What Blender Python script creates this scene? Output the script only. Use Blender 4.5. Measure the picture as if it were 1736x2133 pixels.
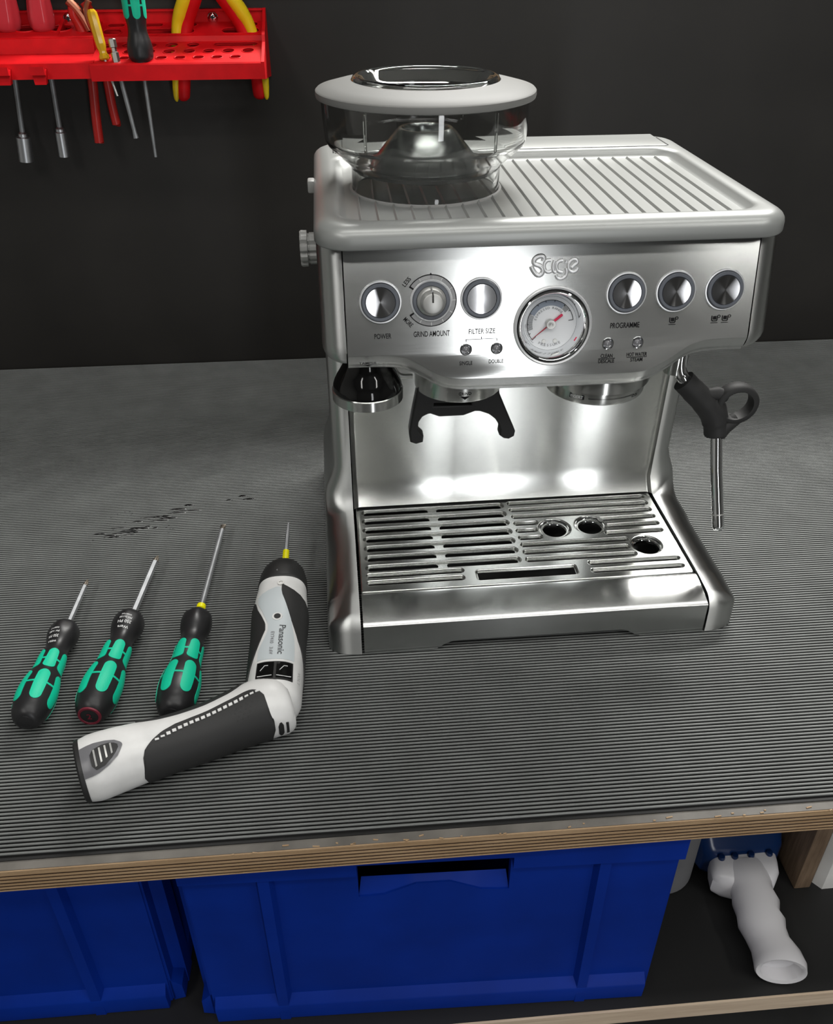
import bpy, bmesh, math, random
from mathutils import Vector as V, Matrix
from math import sin, cos, pi, radians as R, sqrt, asin, atan2
random.seed(4)
for o in list(bpy.data.objects): bpy.data.objects.remove(o)
SC = bpy.context.scene; COL = SC.collection

# ---------------------------------------------------------------- camera
cd = bpy.data.cameras.new('camera'); cam = bpy.data.objects.new('camera', cd); COL.objects.link(cam); SC.camera = cam
cd.sensor_fit = 'VERTICAL'; cd.sensor_height = 36.0; cd.lens = 36.0*1825.44/2133.0; cd.clip_start = .02; cd.clip_end = 50
yaw, pit, rol = -0.09424, 0.97487, -0.00295
cam.matrix_world = Matrix.Translation((-0.15563, -0.58701, 0.52288)) @ Matrix.Rotation(yaw,4,'Z') @ Matrix.Rotation(pit,4,'X') @ Matrix.Rotation(rol,4,'Z')

# ---------------------------------------------------------------- world, lights, exposure
w = bpy.data.worlds.new('room_ambient'); SC.world = w; w.use_nodes = True
bg = w.node_tree.nodes['Background']; bg.inputs[0].default_value = (.92,.96,1,1); bg.inputs[1].default_value = .02
def area(name, loc, target, sx, sy, power, col=(1,.985,.95)):
    l = bpy.data.lights.new(name,'AREA'); l.shape='RECTANGLE'; l.size=sx; l.size_y=sy; l.energy=power; l.color=col
    o = bpy.data.objects.new(name,l); COL.objects.link(o); o.location = loc
    z = (V(loc)-V(target)).normalized(); h = V((1,0,0)) if abs(z.x)<.9 else V((0,1,0)); y = z.cross(h).normalized(); x = y.cross(z).normalized()
    o.matrix_world = Matrix.Translation(loc) @ Matrix((x,y,z)).transposed().to_4x4()
    return o
area('ceiling_lamp_bench', (.50,1.08,1.46), (.50,1.08,0), 1.3,.20, 36)
area('ceiling_lamp_front', (.15,-.95,1.46), (.15,-.95,0), 1.3,.14, 4)
area('ceiling_lamp_middle', (.20,-.22,1.46), (.20,-.22,0), 1.6,.16, 4.2)
area('ceiling_lamp_left', (-1.0,-1.3,1.46), (-1.0,-1.3,0), .14,1.5, 6)
area('ceiling_lamp_right', (1.1,-1.3,1.46), (1.1,-1.3,0), .14,1.5, 7)
area('window_daylight', (.445,-2.62,.15), (.445,0,.15), .27,1.9, 8, (.97,.985,1))
SC.view_settings.view_transform='Standard'; SC.view_settings.look='None'; SC.view_settings.gamma=1
SC.view_settings.use_curve_mapping=False; SC.view_settings.exposure=0.72

# ---------------------------------------------------------------- materials
MATS = {}
def mat(name, col, rough=.5, metal=0., spec=.5, noise=0., nscale=60., bump=0., bscale=300., coat=0., trans=0., ior=1.45, col2=None, emit=0.):
    if name in MATS: return MATS[name]
    m = bpy.data.materials.new(name); m.use_nodes=True; nt=m.node_tree; b=nt.nodes['Principled BSDF']
    b.inputs['Base Color'].default_value=(*col,1); b.inputs['Roughness'].default_value=rough; b.inputs['Metallic'].default_value=metal
    b.inputs['Specular IOR Level'].default_value=spec; b.inputs['IOR'].default_value=ior
    b.inputs['Coat Weight'].default_value=coat; b.inputs['Coat Roughness'].default_value=.22 if name=='silver_paint' else .08; b.inputs['Transmission Weight'].default_value=trans
    if noise or bump:
        tc=nt.nodes.new('ShaderNodeTexCoord')
    if noise:
        n=nt.nodes.new('ShaderNodeTexNoise'); n.inputs['Scale'].default_value=nscale; n.inputs['Detail'].default_value=6
        nt.links.new(tc.outputs['Object'],n.inputs['Vector'])
        r=nt.nodes.new('ShaderNodeValToRGB'); c2=col2 or tuple(min(1,c*(1+noise)) for c in col); c1=tuple(c*(1-noise) for c in col) if not col2 else col
        r.color_ramp.elements[0].position=.35; r.color_ramp.elements[1].position=.68
        r.color_ramp.elements[0].color=(*c1,1); r.color_ramp.elements[1].color=(*c2,1)
        nt.links.new(n.outputs['Fac'],r.inputs['Fac']); nt.links.new(r.outputs['Color'],b.inputs['Base Color'])
    if bump:
        n=nt.nodes.new('ShaderNodeTexNoise'); n.inputs['Scale'].default_value=bscale; n.inputs['Detail'].default_value=3
        nt.links.new(tc.outputs['Object'],n.inputs['Vector'])
        bp=nt.nodes.new('ShaderNodeBump'); bp.inputs['Strength'].default_value=bump; bp.inputs['Distance'].default_value=.0004
        nt.links.new(n.outputs['Fac'],bp.inputs['Height']); nt.links.new(bp.outputs['Normal'],b.inputs['Normal'])
    MATS[name]=m; return m
def brushed(name, col, rough, aniso, axis='X', streak=.05):
    """metal brushed along an axis: the highlight spreads across the grain"""
    m=bpy.data.materials.new(name); m.use_nodes=True; nt=m.node_tree; b=nt.nodes['Principled BSDF']; L=nt.links.new
    b.inputs['Metallic'].default_value=1; b.inputs['Base Color'].default_value=(*col,1); b.inputs['Anisotropic'].default_value=aniso
    tc=nt.nodes.new('ShaderNodeTexCoord'); g=nt.nodes.new('ShaderNodeNewGeometry'); cr=nt.nodes.new('ShaderNodeVectorMath'); cr.operation='CROSS_PRODUCT'
    if axis in 'XV':
        if axis=='X': L(g.outputs['Normal'],cr.inputs[0]); cr.inputs[1].default_value=(1,0,0)
        else:                                  # grain runs round the corner: spread it up and down
            c1=nt.nodes.new('ShaderNodeVectorMath'); c1.operation='CROSS_PRODUCT'; L(g.outputs['Normal'],c1.inputs[0]); c1.inputs[1].default_value=(0,.25,1)
            L(c1.outputs[0],cr.inputs[0]); L(g.outputs['Normal'],cr.inputs[1])
        mp=nt.nodes.new('ShaderNodeMapping'); mp.inputs['Scale'].default_value=(70,1500,1500) if axis=='X' else (100,100,1500); L(tc.outputs['Object'],mp.inputs['Vector'])
        n=nt.nodes.new('ShaderNodeTexNoise'); n.inputs['Scale'].default_value=1; n.inputs['Detail'].default_value=3; L(mp.outputs[0],n.inputs['Vector'])
        mr=nt.nodes.new('ShaderNodeMapRange'); mr.inputs['From Min'].default_value=.3; mr.inputs['From Max'].default_value=.7
        mr.inputs['To Min'].default_value=rough*(1-streak); mr.inputs['To Max'].default_value=rough*(1+streak); L(n.outputs['Fac'],mr.inputs['Value']); L(mr.outputs[0],b.inputs['Roughness'])
    else:                                      # spun: circular grain about the part's own axis
        tg=nt.nodes.new('ShaderNodeTangent'); tg.direction_type='RADIAL'; tg.axis='Z'
        L(g.outputs['Normal'],cr.inputs[0]); L(tg.outputs[0],cr.inputs[1]); b.inputs['Roughness'].default_value=rough
    L(cr.outputs[0],b.inputs['Tangent']); MATS[name]=m; return m
STEEL=brushed('brushed_steel',(.60,.61,.60),.26,1.0)
STEELB=brushed('brushed_steel_smooth',(.64,.65,.63),.25,1.0)
STEELV=brushed('side_steel',(.70,.71,.70),.38,1.0,'V')
SPUN=brushed('spun_steel',(.44,.44,.45),.13,1.0,'S')
TRAYS=brushed('tray_steel',(.64,.65,.64),.15,1.0)
GRILS=brushed('grille_steel',(.64,.65,.63),.17,1.0)
CHROME=mat('chrome',(.82,.83,.84),.06,1)
SATIN=mat('satin_metal',(.56,.56,.54),.42,.75)
SATINB=mat('bright_rim',(.85,.86,.87),.38,.6)
DARKMET=mat('shaft_steel',(.30,.31,.32),.5,.7,noise=.12,nscale=90)
SILV=mat('silver_paint',(.33,.34,.33),.38,.3,spec=.7,coat=.25)
RINGG=mat('ring_grey',(.105,.115,.135),.45)
HOPG=mat('hopper_lid_grey',(.19,.19,.182),.55)
GLASS=mat('smoked_clear_plastic',(.80,.81,.80),.03,trans=1,ior=1.46)
GREYP=mat('grey_plastic',(.36,.36,.35),.4)
PRINT=mat('black_print',(.012,.012,.013),.7,spec=.15)
GPRINT=mat('grey_print',(.22,.22,.23),.6)
WPRINT=mat('white_print',(.75,.76,.76),.6)
GLOSSBK=mat('gloss_black',(.006,.006,.006),.06)
SOFTBK=mat('soft_black_plastic',(.018,.018,.018),.5,bump=.15,bscale=900)
DARKIN=mat('dark_inside',(.012,.012,.012),.5)
DIAL=mat('dial_white',(.80,.82,.84),.5)
NEEDLE=mat('needle_red',(.62,.02,.08),.4)
LENS=mat('led_lens',(.22,.22,.23),.15,.2)
REDP=mat('red_plastic',(.66,.005,.009),.5,spec=.25,noise=.12,nscale=40,bump=.1)
REDC=mat('red_clear_plastic',(.75,.06,.08),.18,trans=.2)
ORANGE=mat('orange_red_plastic',(.50,.018,.014),.35)
YELC=mat('yellow_clear_plastic',(.80,.50,.02),.15,trans=.35)
YEL=mat('yellow_plastic',(.85,.62,.01),.4)
YELB=mat('yellow_band',(.86,.80,.0),.4)
GREEN=mat('green_pad',(.0,.52,.31),.55,bump=.3,bscale=1500)
HANDBK=mat('handle_black',(.016,.016,.017),.38,bump=.08,bscale=1200)
WHITEP=mat('white_plastic',(.74,.74,.73),.35,noise=.05,nscale=70)
LABELG=mat('label_grey',(.55,.60,.62),.4)
RUBBER=mat('black_rubber',(.022,.022,.022),.6,bump=.2,bscale=1500)
BLUE=mat('blue_crate_plastic',(.0016,.025,.255),.5,spec=.16,noise=.12,nscale=14,bump=.08,bscale=500)
BLUED=mat('blue_tool_plastic',(.004,.022,.09),.2)
WHITEG=mat('white_grip_plastic',(.70,.69,.71),.25)
FELT=mat('grey_felt',(.16,.16,.165),.9,bump=.6,bscale=500)
BLACKW=mat('black_wall_paint',(.0195,.0178,.0160),.55,noise=.2,nscale=6,bump=.12,bscale=220)
BLACKB=mat('black_laminate',(.15,.14,.125),.5,noise=.3,nscale=25)
SHELFB=mat('black_shelf',(.012,.012,.012),.5,bump=.1,bscale=300)
def woodmat(name,c1,c2,sc=(3,60,60)):
    m=bpy.data.materials.new(name); m.use_nodes=True; nt=m.node_tree; b=nt.nodes['Principled BSDF']; b.inputs['Roughness'].default_value=.6
    tc=nt.nodes.new('ShaderNodeTexCoord'); mp=nt.nodes.new('ShaderNodeMapping'); mp.inputs['Scale'].default_value=sc
    n=nt.nodes.new('ShaderNodeTexNoise'); n.inputs['Scale'].default_value=4; n.inputs['Detail'].default_value=8; n.inputs['Roughness'].default_value=.7
    r=nt.nodes.new('ShaderNodeValToRGB'); r.color_ramp.elements[0].position=.3; r.color_ramp.elements[1].position=.7
    r.color_ramp.elements[0].color=(*c1,1); r.color_ramp.elements[1].color=(*c2,1)
    nt.links.new(tc.outputs['Object'],mp.inputs[0]); nt.links.new(mp.outputs[0],n.inputs['Vector']); nt.links.new(n.outputs['Fac'],r.inputs[0]); nt.links.new(r.outputs[0],b.inputs['Base Color'])
    return m
PLYL=woodmat('ply_light',(.30,.185,.09),(.50,.35,.21)); PLYD=woodmat('ply_dark',(.010,.004,.001),(.050,.022,.008)); SHELFE=woodmat('shelf_edge_wood',(.50,.38,.27),(.70,.57,.43)); WOODP=woodmat('plank_wood',(.12,.075,.045),(.26,.18,.115),(60,60,5))
def rubbermat():
    m=mat('ribbed_rubber',(.175,.183,.178),.42,noise=.10,nscale=30,bump=.06,bscale=900); return m
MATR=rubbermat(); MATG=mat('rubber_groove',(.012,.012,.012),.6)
def wetmat():
    return mat('wet_film',(.012,.012,.012),.08)

# ---------------------------------------------------------------- helpers
def tag(o,label=None,cat=None,group=None,kind=None):
    if label: o['label']=label
    if cat: o['category']=cat
    if group: o['group']=group
    if kind: o['kind']=kind
    return o
def thing(name,loc,label,cat,group=None,rz=0.):
    o=bpy.data.objects.new(name,None); COL.objects.link(o); o.location=loc; o.rotation_euler=(0,0,rz); o.empty_display_size=.02
    return tag(o,label,cat,group)
def put(name,me,m,parent=None,M=None,label=None):
    o=bpy.data.objects.new(name,me); COL.objects.link(o)
    if m is not None and not me.materials: me.materials.append(m)
    if M is not None: o.matrix_world=M
    if parent is not None:
        bpy.context.view_layer.update()
        o.parent=parent
        o.matrix_parent_inverse=WORLD(parent).inverted()
    if label: o['label']=label
    return o
def WORLD(o):
    M=o.matrix_basis.copy()
    p=o.parent
    if p is not None: M=WORLD(p)@o.matrix_parent_inverse@M
    return M
def mesh(vs,fs,ang=35,smooth=True):
    me=bpy.data.meshes.new('m'); me.from_pydata([tuple(v) for v in vs],[],fs); me.update()
    bm=bmesh.new(); bm.from_mesh(me); bmesh.ops.remove_doubles(bm,verts=bm.verts,dist=1e-6); bmesh.ops.recalc_face_normals(bm,faces=bm.faces); bm.to_mesh(me); bm.free()
    fin(me,ang,smooth); return me
def fin(me,ang=35,smooth=True):
    if smooth:
        me.shade_smooth(); me.set_sharp_from_angle(angle=R(ang))
def join(parts):
    vs=[];fs=[]
    for v,f in parts:
        o=len(vs); vs+=list(v); fs+=[tuple(i+o for i in q) for q in f]
    return vs,fs
def loft(rings,closed=True,caps=True):
    n=len(rings[0]); vs=[p for r in rings for p in r]; fs=[]
    for i in range(len(rings)-1):
        for j in range(n if closed else n-1):
            k=(j+1)%n; fs.append((i*n+j,i*n+k,(i+1)*n+k,(i+1)*n+j))
    if caps and closed:
        fs.append(tuple(range(n))[::-1]); fs.append(tuple((len(rings)-1)*n+j for j in range(n)))
    return vs,fs
def lathe(prof,n=48,M=None,close=False):
    """prof: (r,z) list"""
    vs=[];fs=[];idx=[]
    for r,z in prof:
        if r<1e-7: idx.append([len(vs)]*n); vs.append(V((0,0,z)))
        else:
            idx.append(list(range(len(vs),len(vs)+n))); vs+=[V((r*cos(2*pi*j/n),r*sin(2*pi*j/n),z)) for j in range(n)]
    m=len(prof)
    for i in range(m if close else m-1):
        a=idx[i];b=idx[(i+1)%m]
        for j in range(n):
            k=(j+1)%n; q=[]
            for t in (a[j],a[k],b[k],b[j]):
                if t not in q: q.append(t)
            if len(q)>2: fs.append(tuple(q))
    if M is not None: vs=[M@v for v in vs]
    return vs,fs
def box(x0,x1,y0,y1,z0,z1,M=None):
    vs=[V((x,y,z)) for z in (z0,z1) for y in (y0,y1) for x in (x0,x1)]
    if M is not None: vs=[M@v for v in vs]
    return vs,[(0,2,3,1),(4,5,7,6),(0,1,5,4),(2,6,7,3),(0,4,6,2),(1,3,7,5)]
def bevbox(x0,x1,y0,y1,z0,z1,b,seg=2):
    vs,fs=box(x0,x1,y0,y1,z0,z1); me=bpy.data.meshes.new('b'); me.from_pydata([tuple(v) for v in vs],[],fs)
    bm=bmesh.new(); bm.from_mesh(me); bmesh.ops.recalc_face_normals(bm,faces=bm.faces); bmesh.ops.bevel(bm,geom=bm.edges[:],offset=b,segments=seg,affect='EDGES',profile=.5); bm.to_mesh(me); bm.free(); fin(me,40); return me
def tube(pts,rad,n=12,caps=True,sq=None):
    pts=[V(p) for p in pts]; rad=rad if isinstance(rad,(list,tuple)) else [rad]*len(pts); rings=[]
    t=(pts[1]-pts[0]).normalized(); up=V((0,0,1)) if abs(t.z)<.9 else V((1,0,0)); s=t.cross(up).normalized()
    for i,p in enumerate(pts):
        a=pts[max(0,i-1)];b=pts[min(len(pts)-1,i+1)]; t=(b-a).normalized(); s=(s-t*s.dot(t)).normalized(); u=s.cross(t)
        rings.append([p+(s*cos(2*pi*j/n)+u*sin(2*pi*j/n)*(sq or 1))*rad[i] for j in range(n)])
    return loft(rings,True,caps)
def smoothpath(pts,k=6):
    pts=[V(p) for p in pts]; out=[]
    for i in range(len(pts)-1):
        p0=pts[max(0,i-1)];p1=pts[i];p2=pts[i+1];p3=pts[min(len(pts)-1,i+2)]
        for j in range(k):
            t=j/k; out.append(.5*((2*p1)+(p2-p0)*t+(2*p0-5*p1+4*p2-p3)*t*t+(3*p1-p0-3*p2+p3)*t**3))
    out.append(pts[-1]); return out
def interp(tab,x):
    if x<=tab[0][0]: return tab[0][1]
    for (a,b),(c,d) in zip(tab,tab[1:]):
        if x<=c: return b+(d-b)*(x-a)/(c-a)
    return tab[-1][1]
def sinterp(tab,x):
    if x<=tab[0][0]: return tab[0][1]
    for i in range(len(tab)-1):
        if x<=tab[i+1][0]:
            a=tab[i];b=tab[i+1]; t=(x-a[0])/(b[0]-a[0]); h=b[0]-a[0]
            m0=(b[1]-tab[i-1][1])/(b[0]-tab[i-1][0]) if i>0 else 0; m1=(tab[i+2][1]-a[1])/(tab[i+2][0]-a[0]) if i+2<len(tab) else 0
            return (2*t**3-3*t*t+1)*a[1]+(t**3-2*t*t+t)*h*m0+(-2*t**3+3*t*t)*b[1]+(t**3-t*t)*h*m1
    return tab[-1][1]
def fill2d(loops,ext=.0,bev=.0,res=2,offset=0.):
    """2D outline with holes -> mesh (in XY, thickness about Z)"""
    cu=bpy.data.curves.new('c','CURVE'); cu.dimensions='2D'; cu.fill_mode='BOTH'; cu.extrude=ext; cu.bevel_depth=bev; cu.bevel_resolution=res; cu.offset=offset
    for lp in loops:
        s=cu.splines.new('POLY'); s.points.add(len(lp)-1)
        for p,q in zip(s.points,lp): p.co=(q[0],q[1],0,1)
        s.use_cyclic_u=True
    o=bpy.data.objects.new('c',cu); COL.objects.link(o); bpy.context.view_layer.update()
    me=bpy.data.meshes.new_from_object(o.evaluated_get(bpy.context.evaluated_depsgraph_get()))
    bpy.data.objects.remove(o); bpy.data.curves.remove(cu); me.materials.clear(); return me
def xform(me,fn):
    for v in me.vertices: v.co=fn(v.co)
    me.update(); return me
def text2d(s,width=None,height=None,bold=.0,ext=0.,spacing=1.0):
    cu=bpy.data.curves.new('t','FONT'); cu.body=s; cu.size=1; cu.offset=bold; cu.extrude=ext; cu.resolution_u=3; cu.space_character=spacing
    o=bpy.data.objects.new('t',cu); COL.objects.link(o); bpy.context.view_layer.update()
    me=bpy.data.meshes.new_from_object(o.evaluated_get(bpy.context.evaluated_depsgraph_get()))
    bpy.data.objects.remove(o); bpy.data.curves.remove(cu); me.materials.clear()
    xs=[v.co.x for v in me.vertices]; ys=[v.co.y for v in me.vertices]; cx=(min(xs)+max(xs))/2; cy=(min(ys)+max(ys))/2; w_=max(xs)-min(xs); h_=max(ys)-min(ys)
    sx=width/w_ if width else height/h_; sy=height/h_ if height else sx
    for v in me.vertices: v.co=V(((v.co.x-cx)*sx,(v.co.y-cy)*sy,v.co.z))
    return me
def mergeme(mes):
    vs=[];fs=[]
    for me in mes:
        o=len(vs); vs+=[v.co.copy() for v in me.vertices]; fs+=[tuple(i+o for i in p.vertices) for p in me.polygons]
    me=bpy.data.meshes.new('t'); me.from_pydata(vs,[],fs); me.update(); return me
def rrect(x0,x1,y0,y1,r,n=6):
    out=[]
    for cx,cy,a in ((x1-r,y0+r,-90),(x1-r,y1-r,0),(x0+r,y1-r,90),(x0+r,y0+r,180)):
        for i in range(n+1):
            t=R(a+90*i/n); out.append((cx+r*cos(t),cy+r*sin(t)))
    return out
def stad(x0,x1,y,r,n=6): return rrect(x0,x1,y-r,y+r,r*.999,n)
def circ(cx,cy,r,n=40,a0=0,a1=360):
    return [(cx+r*cos(R(a0+(a1-a0)*i/n)),cy+r*sin(R(a0+(a1-a0)*i/n))) for i in range(n)]
def arcband(cx,cy,r0,r1,a0,a1,n=24):
    o=[(cx+r1*cos(R(a0+(a1-a0)*i/n)),cy+r1*sin(R(a0+(a1-a0)*i/n))) for i in range(n+1)]
    return o+[(cx+r0*cos(R(a1+(a0-a1)*i/n)),cy+r0*sin(R(a1+(a0-a1)*i/n))) for i in range(n+1)]
def fr(O,X,Y):
    X=V(X).normalized(); Y=V(Y); Y=(Y-X*Y.dot(X)).normalized(); Z=X.cross(Y)
    return Matrix.Translation(O)@Matrix((X,Y,Z)).transposed().to_4x4()
def strip(S,tab,nv,off,nu=None,depth=.0006):
    """raised patch lying on surface S(u,v,off); tab: (u,lo,hi)"""
    if nu:
        us=[tab[0][0]+(tab[-1][0]-tab[0][0])*i/nu for i in range(nu+1)]
        tab=[(u,interp([(a,b) for a,b,c in tab],u),interp([(a,c) for a,b,c in tab],u)) for u in us]
    vs=[];fs=[];n=nv+1
    for u,lo,hi in tab: vs+=[S(u,lo+(hi-lo)*j/nv,off) for j in range(n)]
    m=len(tab)
    for i in range(m-1):
        for j in range(nv): fs.append((i*n+j,i*n+j+1,(i+1)*n+j+1,(i+1)*n+j))
    per=[j for j in range(n)]+[i*n+nv for i in range(1,m)]+[(m-1)*n+j for j in range(nv-1,-1,-1)]+[i*n for i in range(m-2,0,-1)]
    pu=[]
    for q in per:
        i,j=divmod(q,n); u,lo,hi=tab[i]; pu.append(S(u,lo+(hi-lo)*j/nv,-depth))
    b=len(vs); vs+=pu
    for k in range(len(per)):
        k2=(k+1)%len(per); fs.append((per[k],per[k2],b+k2,b+k))
    return vs,fs
BYAW=-.01229
BM=Matrix.Rotation(BYAW,4,'Z')       # the bench runs a touch askew to the machine

# ================================================================ setting: wall, floor
def struct(name,me,m,M=None): o=put(name,me,m,None,M); o['kind']='structure'; return o
WB=Matrix.Translation((0,.5822,0))@BM        # wall front plane, local y<0 is towards the viewer
struct('wall_back',mesh(*box(-2.2,2.2,.0,.03,-.9,.458)),BLACKW,WB)
struct('trim_1',mesh(*box(-2.2,2.2,-.012,.03,.4595,.50)),PLYL,WB)
struct('floor',mesh(*box(-2.2,2.2,-2.6,.03,-.93,-.9)),mat('floor_grey',(.05,.05,.05),.6,noise=.2,nscale=8),WB)

ROOM=mat('room_paint',(.10,.10,.095),.7); CEIL=mat('ceiling_paint',(.28,.28,.27),.8)
struct('wall_left',mesh(*box(-2.23,-2.2,-2.7,.6,-.9,1.5)),mat('light_wall_paint',(.50,.50,.48),.7)); struct('wall_right',mesh(*box(2.2,2.23,-2.7,.6,-.9,1.5)),ROOM)
struct('wall_front',mesh(*box(-2.2,2.2,-2.7,-2.65,-.9,1.5)),ROOM); struct('ceiling',mesh(*box(-2.2,2.2,-2.7,1.6,1.5,1.53)),CEIL)

# ================================================================ workbench
FB=Matrix.Translation((0,-.22,0))@BM         # front edge of the bench, local y>0 runs to the wall
bench=thing('workbench',(0,-.22,-.9),'plywood workbench with a black top, layered edge and a black lower shelf','workbench')
put('worktop',mesh(*box(-1.3,1.3,.0008,.800,-.0205,.0)),BLACKB,bench,FB,'black laminate board')
zt=-.0006; lay=[(.0016,0),(.0005,1),(.0026,0),(.0018,1),(.0018,0),(.0018,1),(.0018,0),(.0019,1),(.0016,0),(.0018,1),(.0016,0),(.0017,1),(.0008,0)]
for h_,d in lay:
    put('ply',mesh(*box(-1.3,1.3,.0004 if d else -.0002*random.random(),.03,zt-h_,zt),ang=30),PLYD if d else PLYL,bench,FB,'dark glue layer' if d else None); zt-=h_
put('lower_shelf',mesh(*box(-1.3,1.3,.001,.74,-.279,-.258)),SHELFB,bench,FB)
put('shelf_edge',mesh(*box(-1.3,1.3,-.001,.02,-.2785,-.2583)),SHELFE,bench,FB,'pale bare wood edge')
for sx in (-1.26,1.2):
    for sy in (.03,.70): put('leg',bevbox(sx,sx+.06,sy,sy+.06,-.9,-.021,.003),SHELFB,bench,FB)
# splinters along the front edge
vs=[];fs=[]
for k in range(26):
    x=random.uniform(-.25,.19); y=random.uniform(-.0005,.004); l=random.uniform(.001,.005); a=random.uniform(-.3,.3)
    p,f=box(-l/2,l/2,-.0004,.0004,0,.0006,Matrix.Translation((x,y,.0001))@Matrix.Rotation(a,4,'Z')); f=[tuple(i+len(vs) for i in q) for q in f]; vs+=p; fs+=f
o=put('splinters',mesh(vs,fs),PLYL,bench,FB); o['kind']='stuff'

# ribbed mat: moulded ribs run along the bench
pitch=.00327; y0=.0105; y1=.798; prof=[(y0-.0030,.0002),(y0-.0030,.0010),(y0-.0010,.0012)]
y=y0
while y<y1:
    prof+=[(y,.0006),(y+.00015,.0024),(y+.0005,.0030),(y+.0012,.0032),(y+.0017,.0030),(y+.00205,.0024),(y+.0022,.0006)]; y+=pitch
prof+=[(y,.0006),(y,.0002)]
vs=[];fs=[]
for x in (-1.25,1.25): vs+=[(x,a,b) for a,b in prof]
n=len(prof)
for i in range(n-1): fs.append((i,i+1,n+i+1,n+i))
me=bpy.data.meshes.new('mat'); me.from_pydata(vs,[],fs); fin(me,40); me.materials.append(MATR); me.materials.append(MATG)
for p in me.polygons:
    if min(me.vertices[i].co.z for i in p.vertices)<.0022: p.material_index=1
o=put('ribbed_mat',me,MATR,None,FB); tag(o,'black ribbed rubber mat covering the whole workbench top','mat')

# spilled water: films lying in the grooves with bright beads along them
vs=[];fs=[]
def blob(x,y,l,wd,h,z=.0022):
    global vs,fs
    n=10; top=[];
    rings=[[V((x+l*k*cos(2*pi*j/n),y+wd*k*sin(2*pi*j/n),z+h*hh)) for j in range(n)] for k,hh in ((1,-.6),(.95,.25),(.7,.8),(.3,1))]
    p,f=loft(rings); o_=len(vs); vs+=p; fs+=[tuple(i+o_ for i in q) for q in f]
def groove(y): return y0+round((y-y0)/pitch)*pitch-.0004
for cx,cy,nx,sx in ((-.358,.408,6,.022),(-.3445,.416,6,.02),(-.385,.385,6,.022),(-.40,.378,4,.03),(-.372,.396,4,.03),(-.330,.421,2,.012),(-.26,.441,2,.016),(-.284,.437,1,.012)):
    for k in range(nx):
        blob(cx+random.gauss(0,sx*.4),groove(cy+random.gauss(0,.004)),random.uniform(.003,.012),random.uniform(.0009,.0020),random.uniform(.0012,.0020))
for k in range(34):
    blob(random.uniform(-.42,-.34),groove(random.uniform(.372,.424)),random.uniform(.0006,.0016),.0007,.0012)
o=put('water_spill',mesh(vs,fs,60),wetmat(),None,FB); tag(o,'small spill of wet drops in the mat grooves behind the screwdrivers','water',kind='stuff')

# ================================================================ espresso machine
PZ0=.25251; PSL=.1745
def py(z): return .00157+(z-PZ0)*PSL
PM0=Matrix(((1,0,0),(0,.1719,-.9851),(0,.9851,.1719))).to_4x4()
def PM(x,z,off=0.): return Matrix.Translation(V((x,py(z),z))+V((0,-.9851,.1719))*off)@PM0
mc=thing('espresso_machine',(0,.12,.003),'brushed steel espresso machine with a clear bean hopper and pressure gauge','coffee machine')
def mp(name,vf,m,parent=mc,label=None,ang=35):
    me=vf if isinstance(vf,bpy.types.Mesh) else mesh(*vf,ang=ang); return put(name,me,m,parent,None,label)

# --- head front: panel with a wavy lower edge that turns under
BEND=[(-.15,.2603),(-.128,.2601),(-.1164,.2595),(-.1073,.2575),(-.0962,.252),(-.0849,.2452),(-.0778,.2422),(-.0699,.2408),(-.05,.2402),(.0550,.2396),(.0693,.2402),(.0790,.2428),(.0927,.2500),(.1037,.2572),(.1114,.2604),(.122,.2620),(.15,.2622)]
xs=[-.1494+.2988*i/90 for i in range(91)]; rings=[]; low=[]
for x in xs:
    zb=sinterp(BEND,x); yb_=py(zb); pr=[]; low.append((x,zb))
    for a in (0,12,24): pr.append((yb_+.002*(1-cos(R(a))),zb-.002*sin(R(a))))
    ye,ze=pr[-1]
    for k in (1,2,3): pr.append((ye+.0026*k*.445,ze-.0026*k))
    ye,ze=pr[-1]
    for a in (35,60,85): pr.append((ye+.004*(sin(R(a))-.34),ze-.004*(cos(R(20))-cos(R(a)))))
    ye,ze=pr[-1]; pr.append((.03,ze)); pr.append((.125,ze+.001))
    rings.append([V((x,a,b)) for a,b in pr])
SQ=lambda z:(z-.25251)/.9851       # height up the tilted face
LEDS=(-.0632,-.0405,.0428,.0654)
face=fill2d([[(x,SQ(z)) for x,z in low]+[(.1494,SQ(.3338)),(-.1494,SQ(.3338))],circ(.0006,SQ(.2762),.0266,56)]+[circ(x,SQ(.2617),.0036,20) for x in LEDS],.0,.0)
xform(face,lambda c:PM(0,.25251)@V((c.x,c.y,0)))
toplip=loft([[V((x,py(.3338)+a,.3338+b)) for x in (-.1494,.1494)] for a,b in ((0,0),(.0006,.0008),(.003,.0012))],False,False)
lipm=mesh(*loft(rings,False,False),ang=60); tl=mesh(*toplip)
cpm=mergeme([face,lipm,tl]); bmx=bmesh.new(); bmx.from_mesh(cpm); bmesh.ops.remove_doubles(bmx,verts=bmx.verts,dist=2e-5); bmesh.ops.recalc_face_normals(bmx,faces=bmx.faces); bmx.to_mesh(cpm); bmx.free(); fin(cpm,50)
cp=mp('control_panel',cpm,STEEL)
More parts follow.
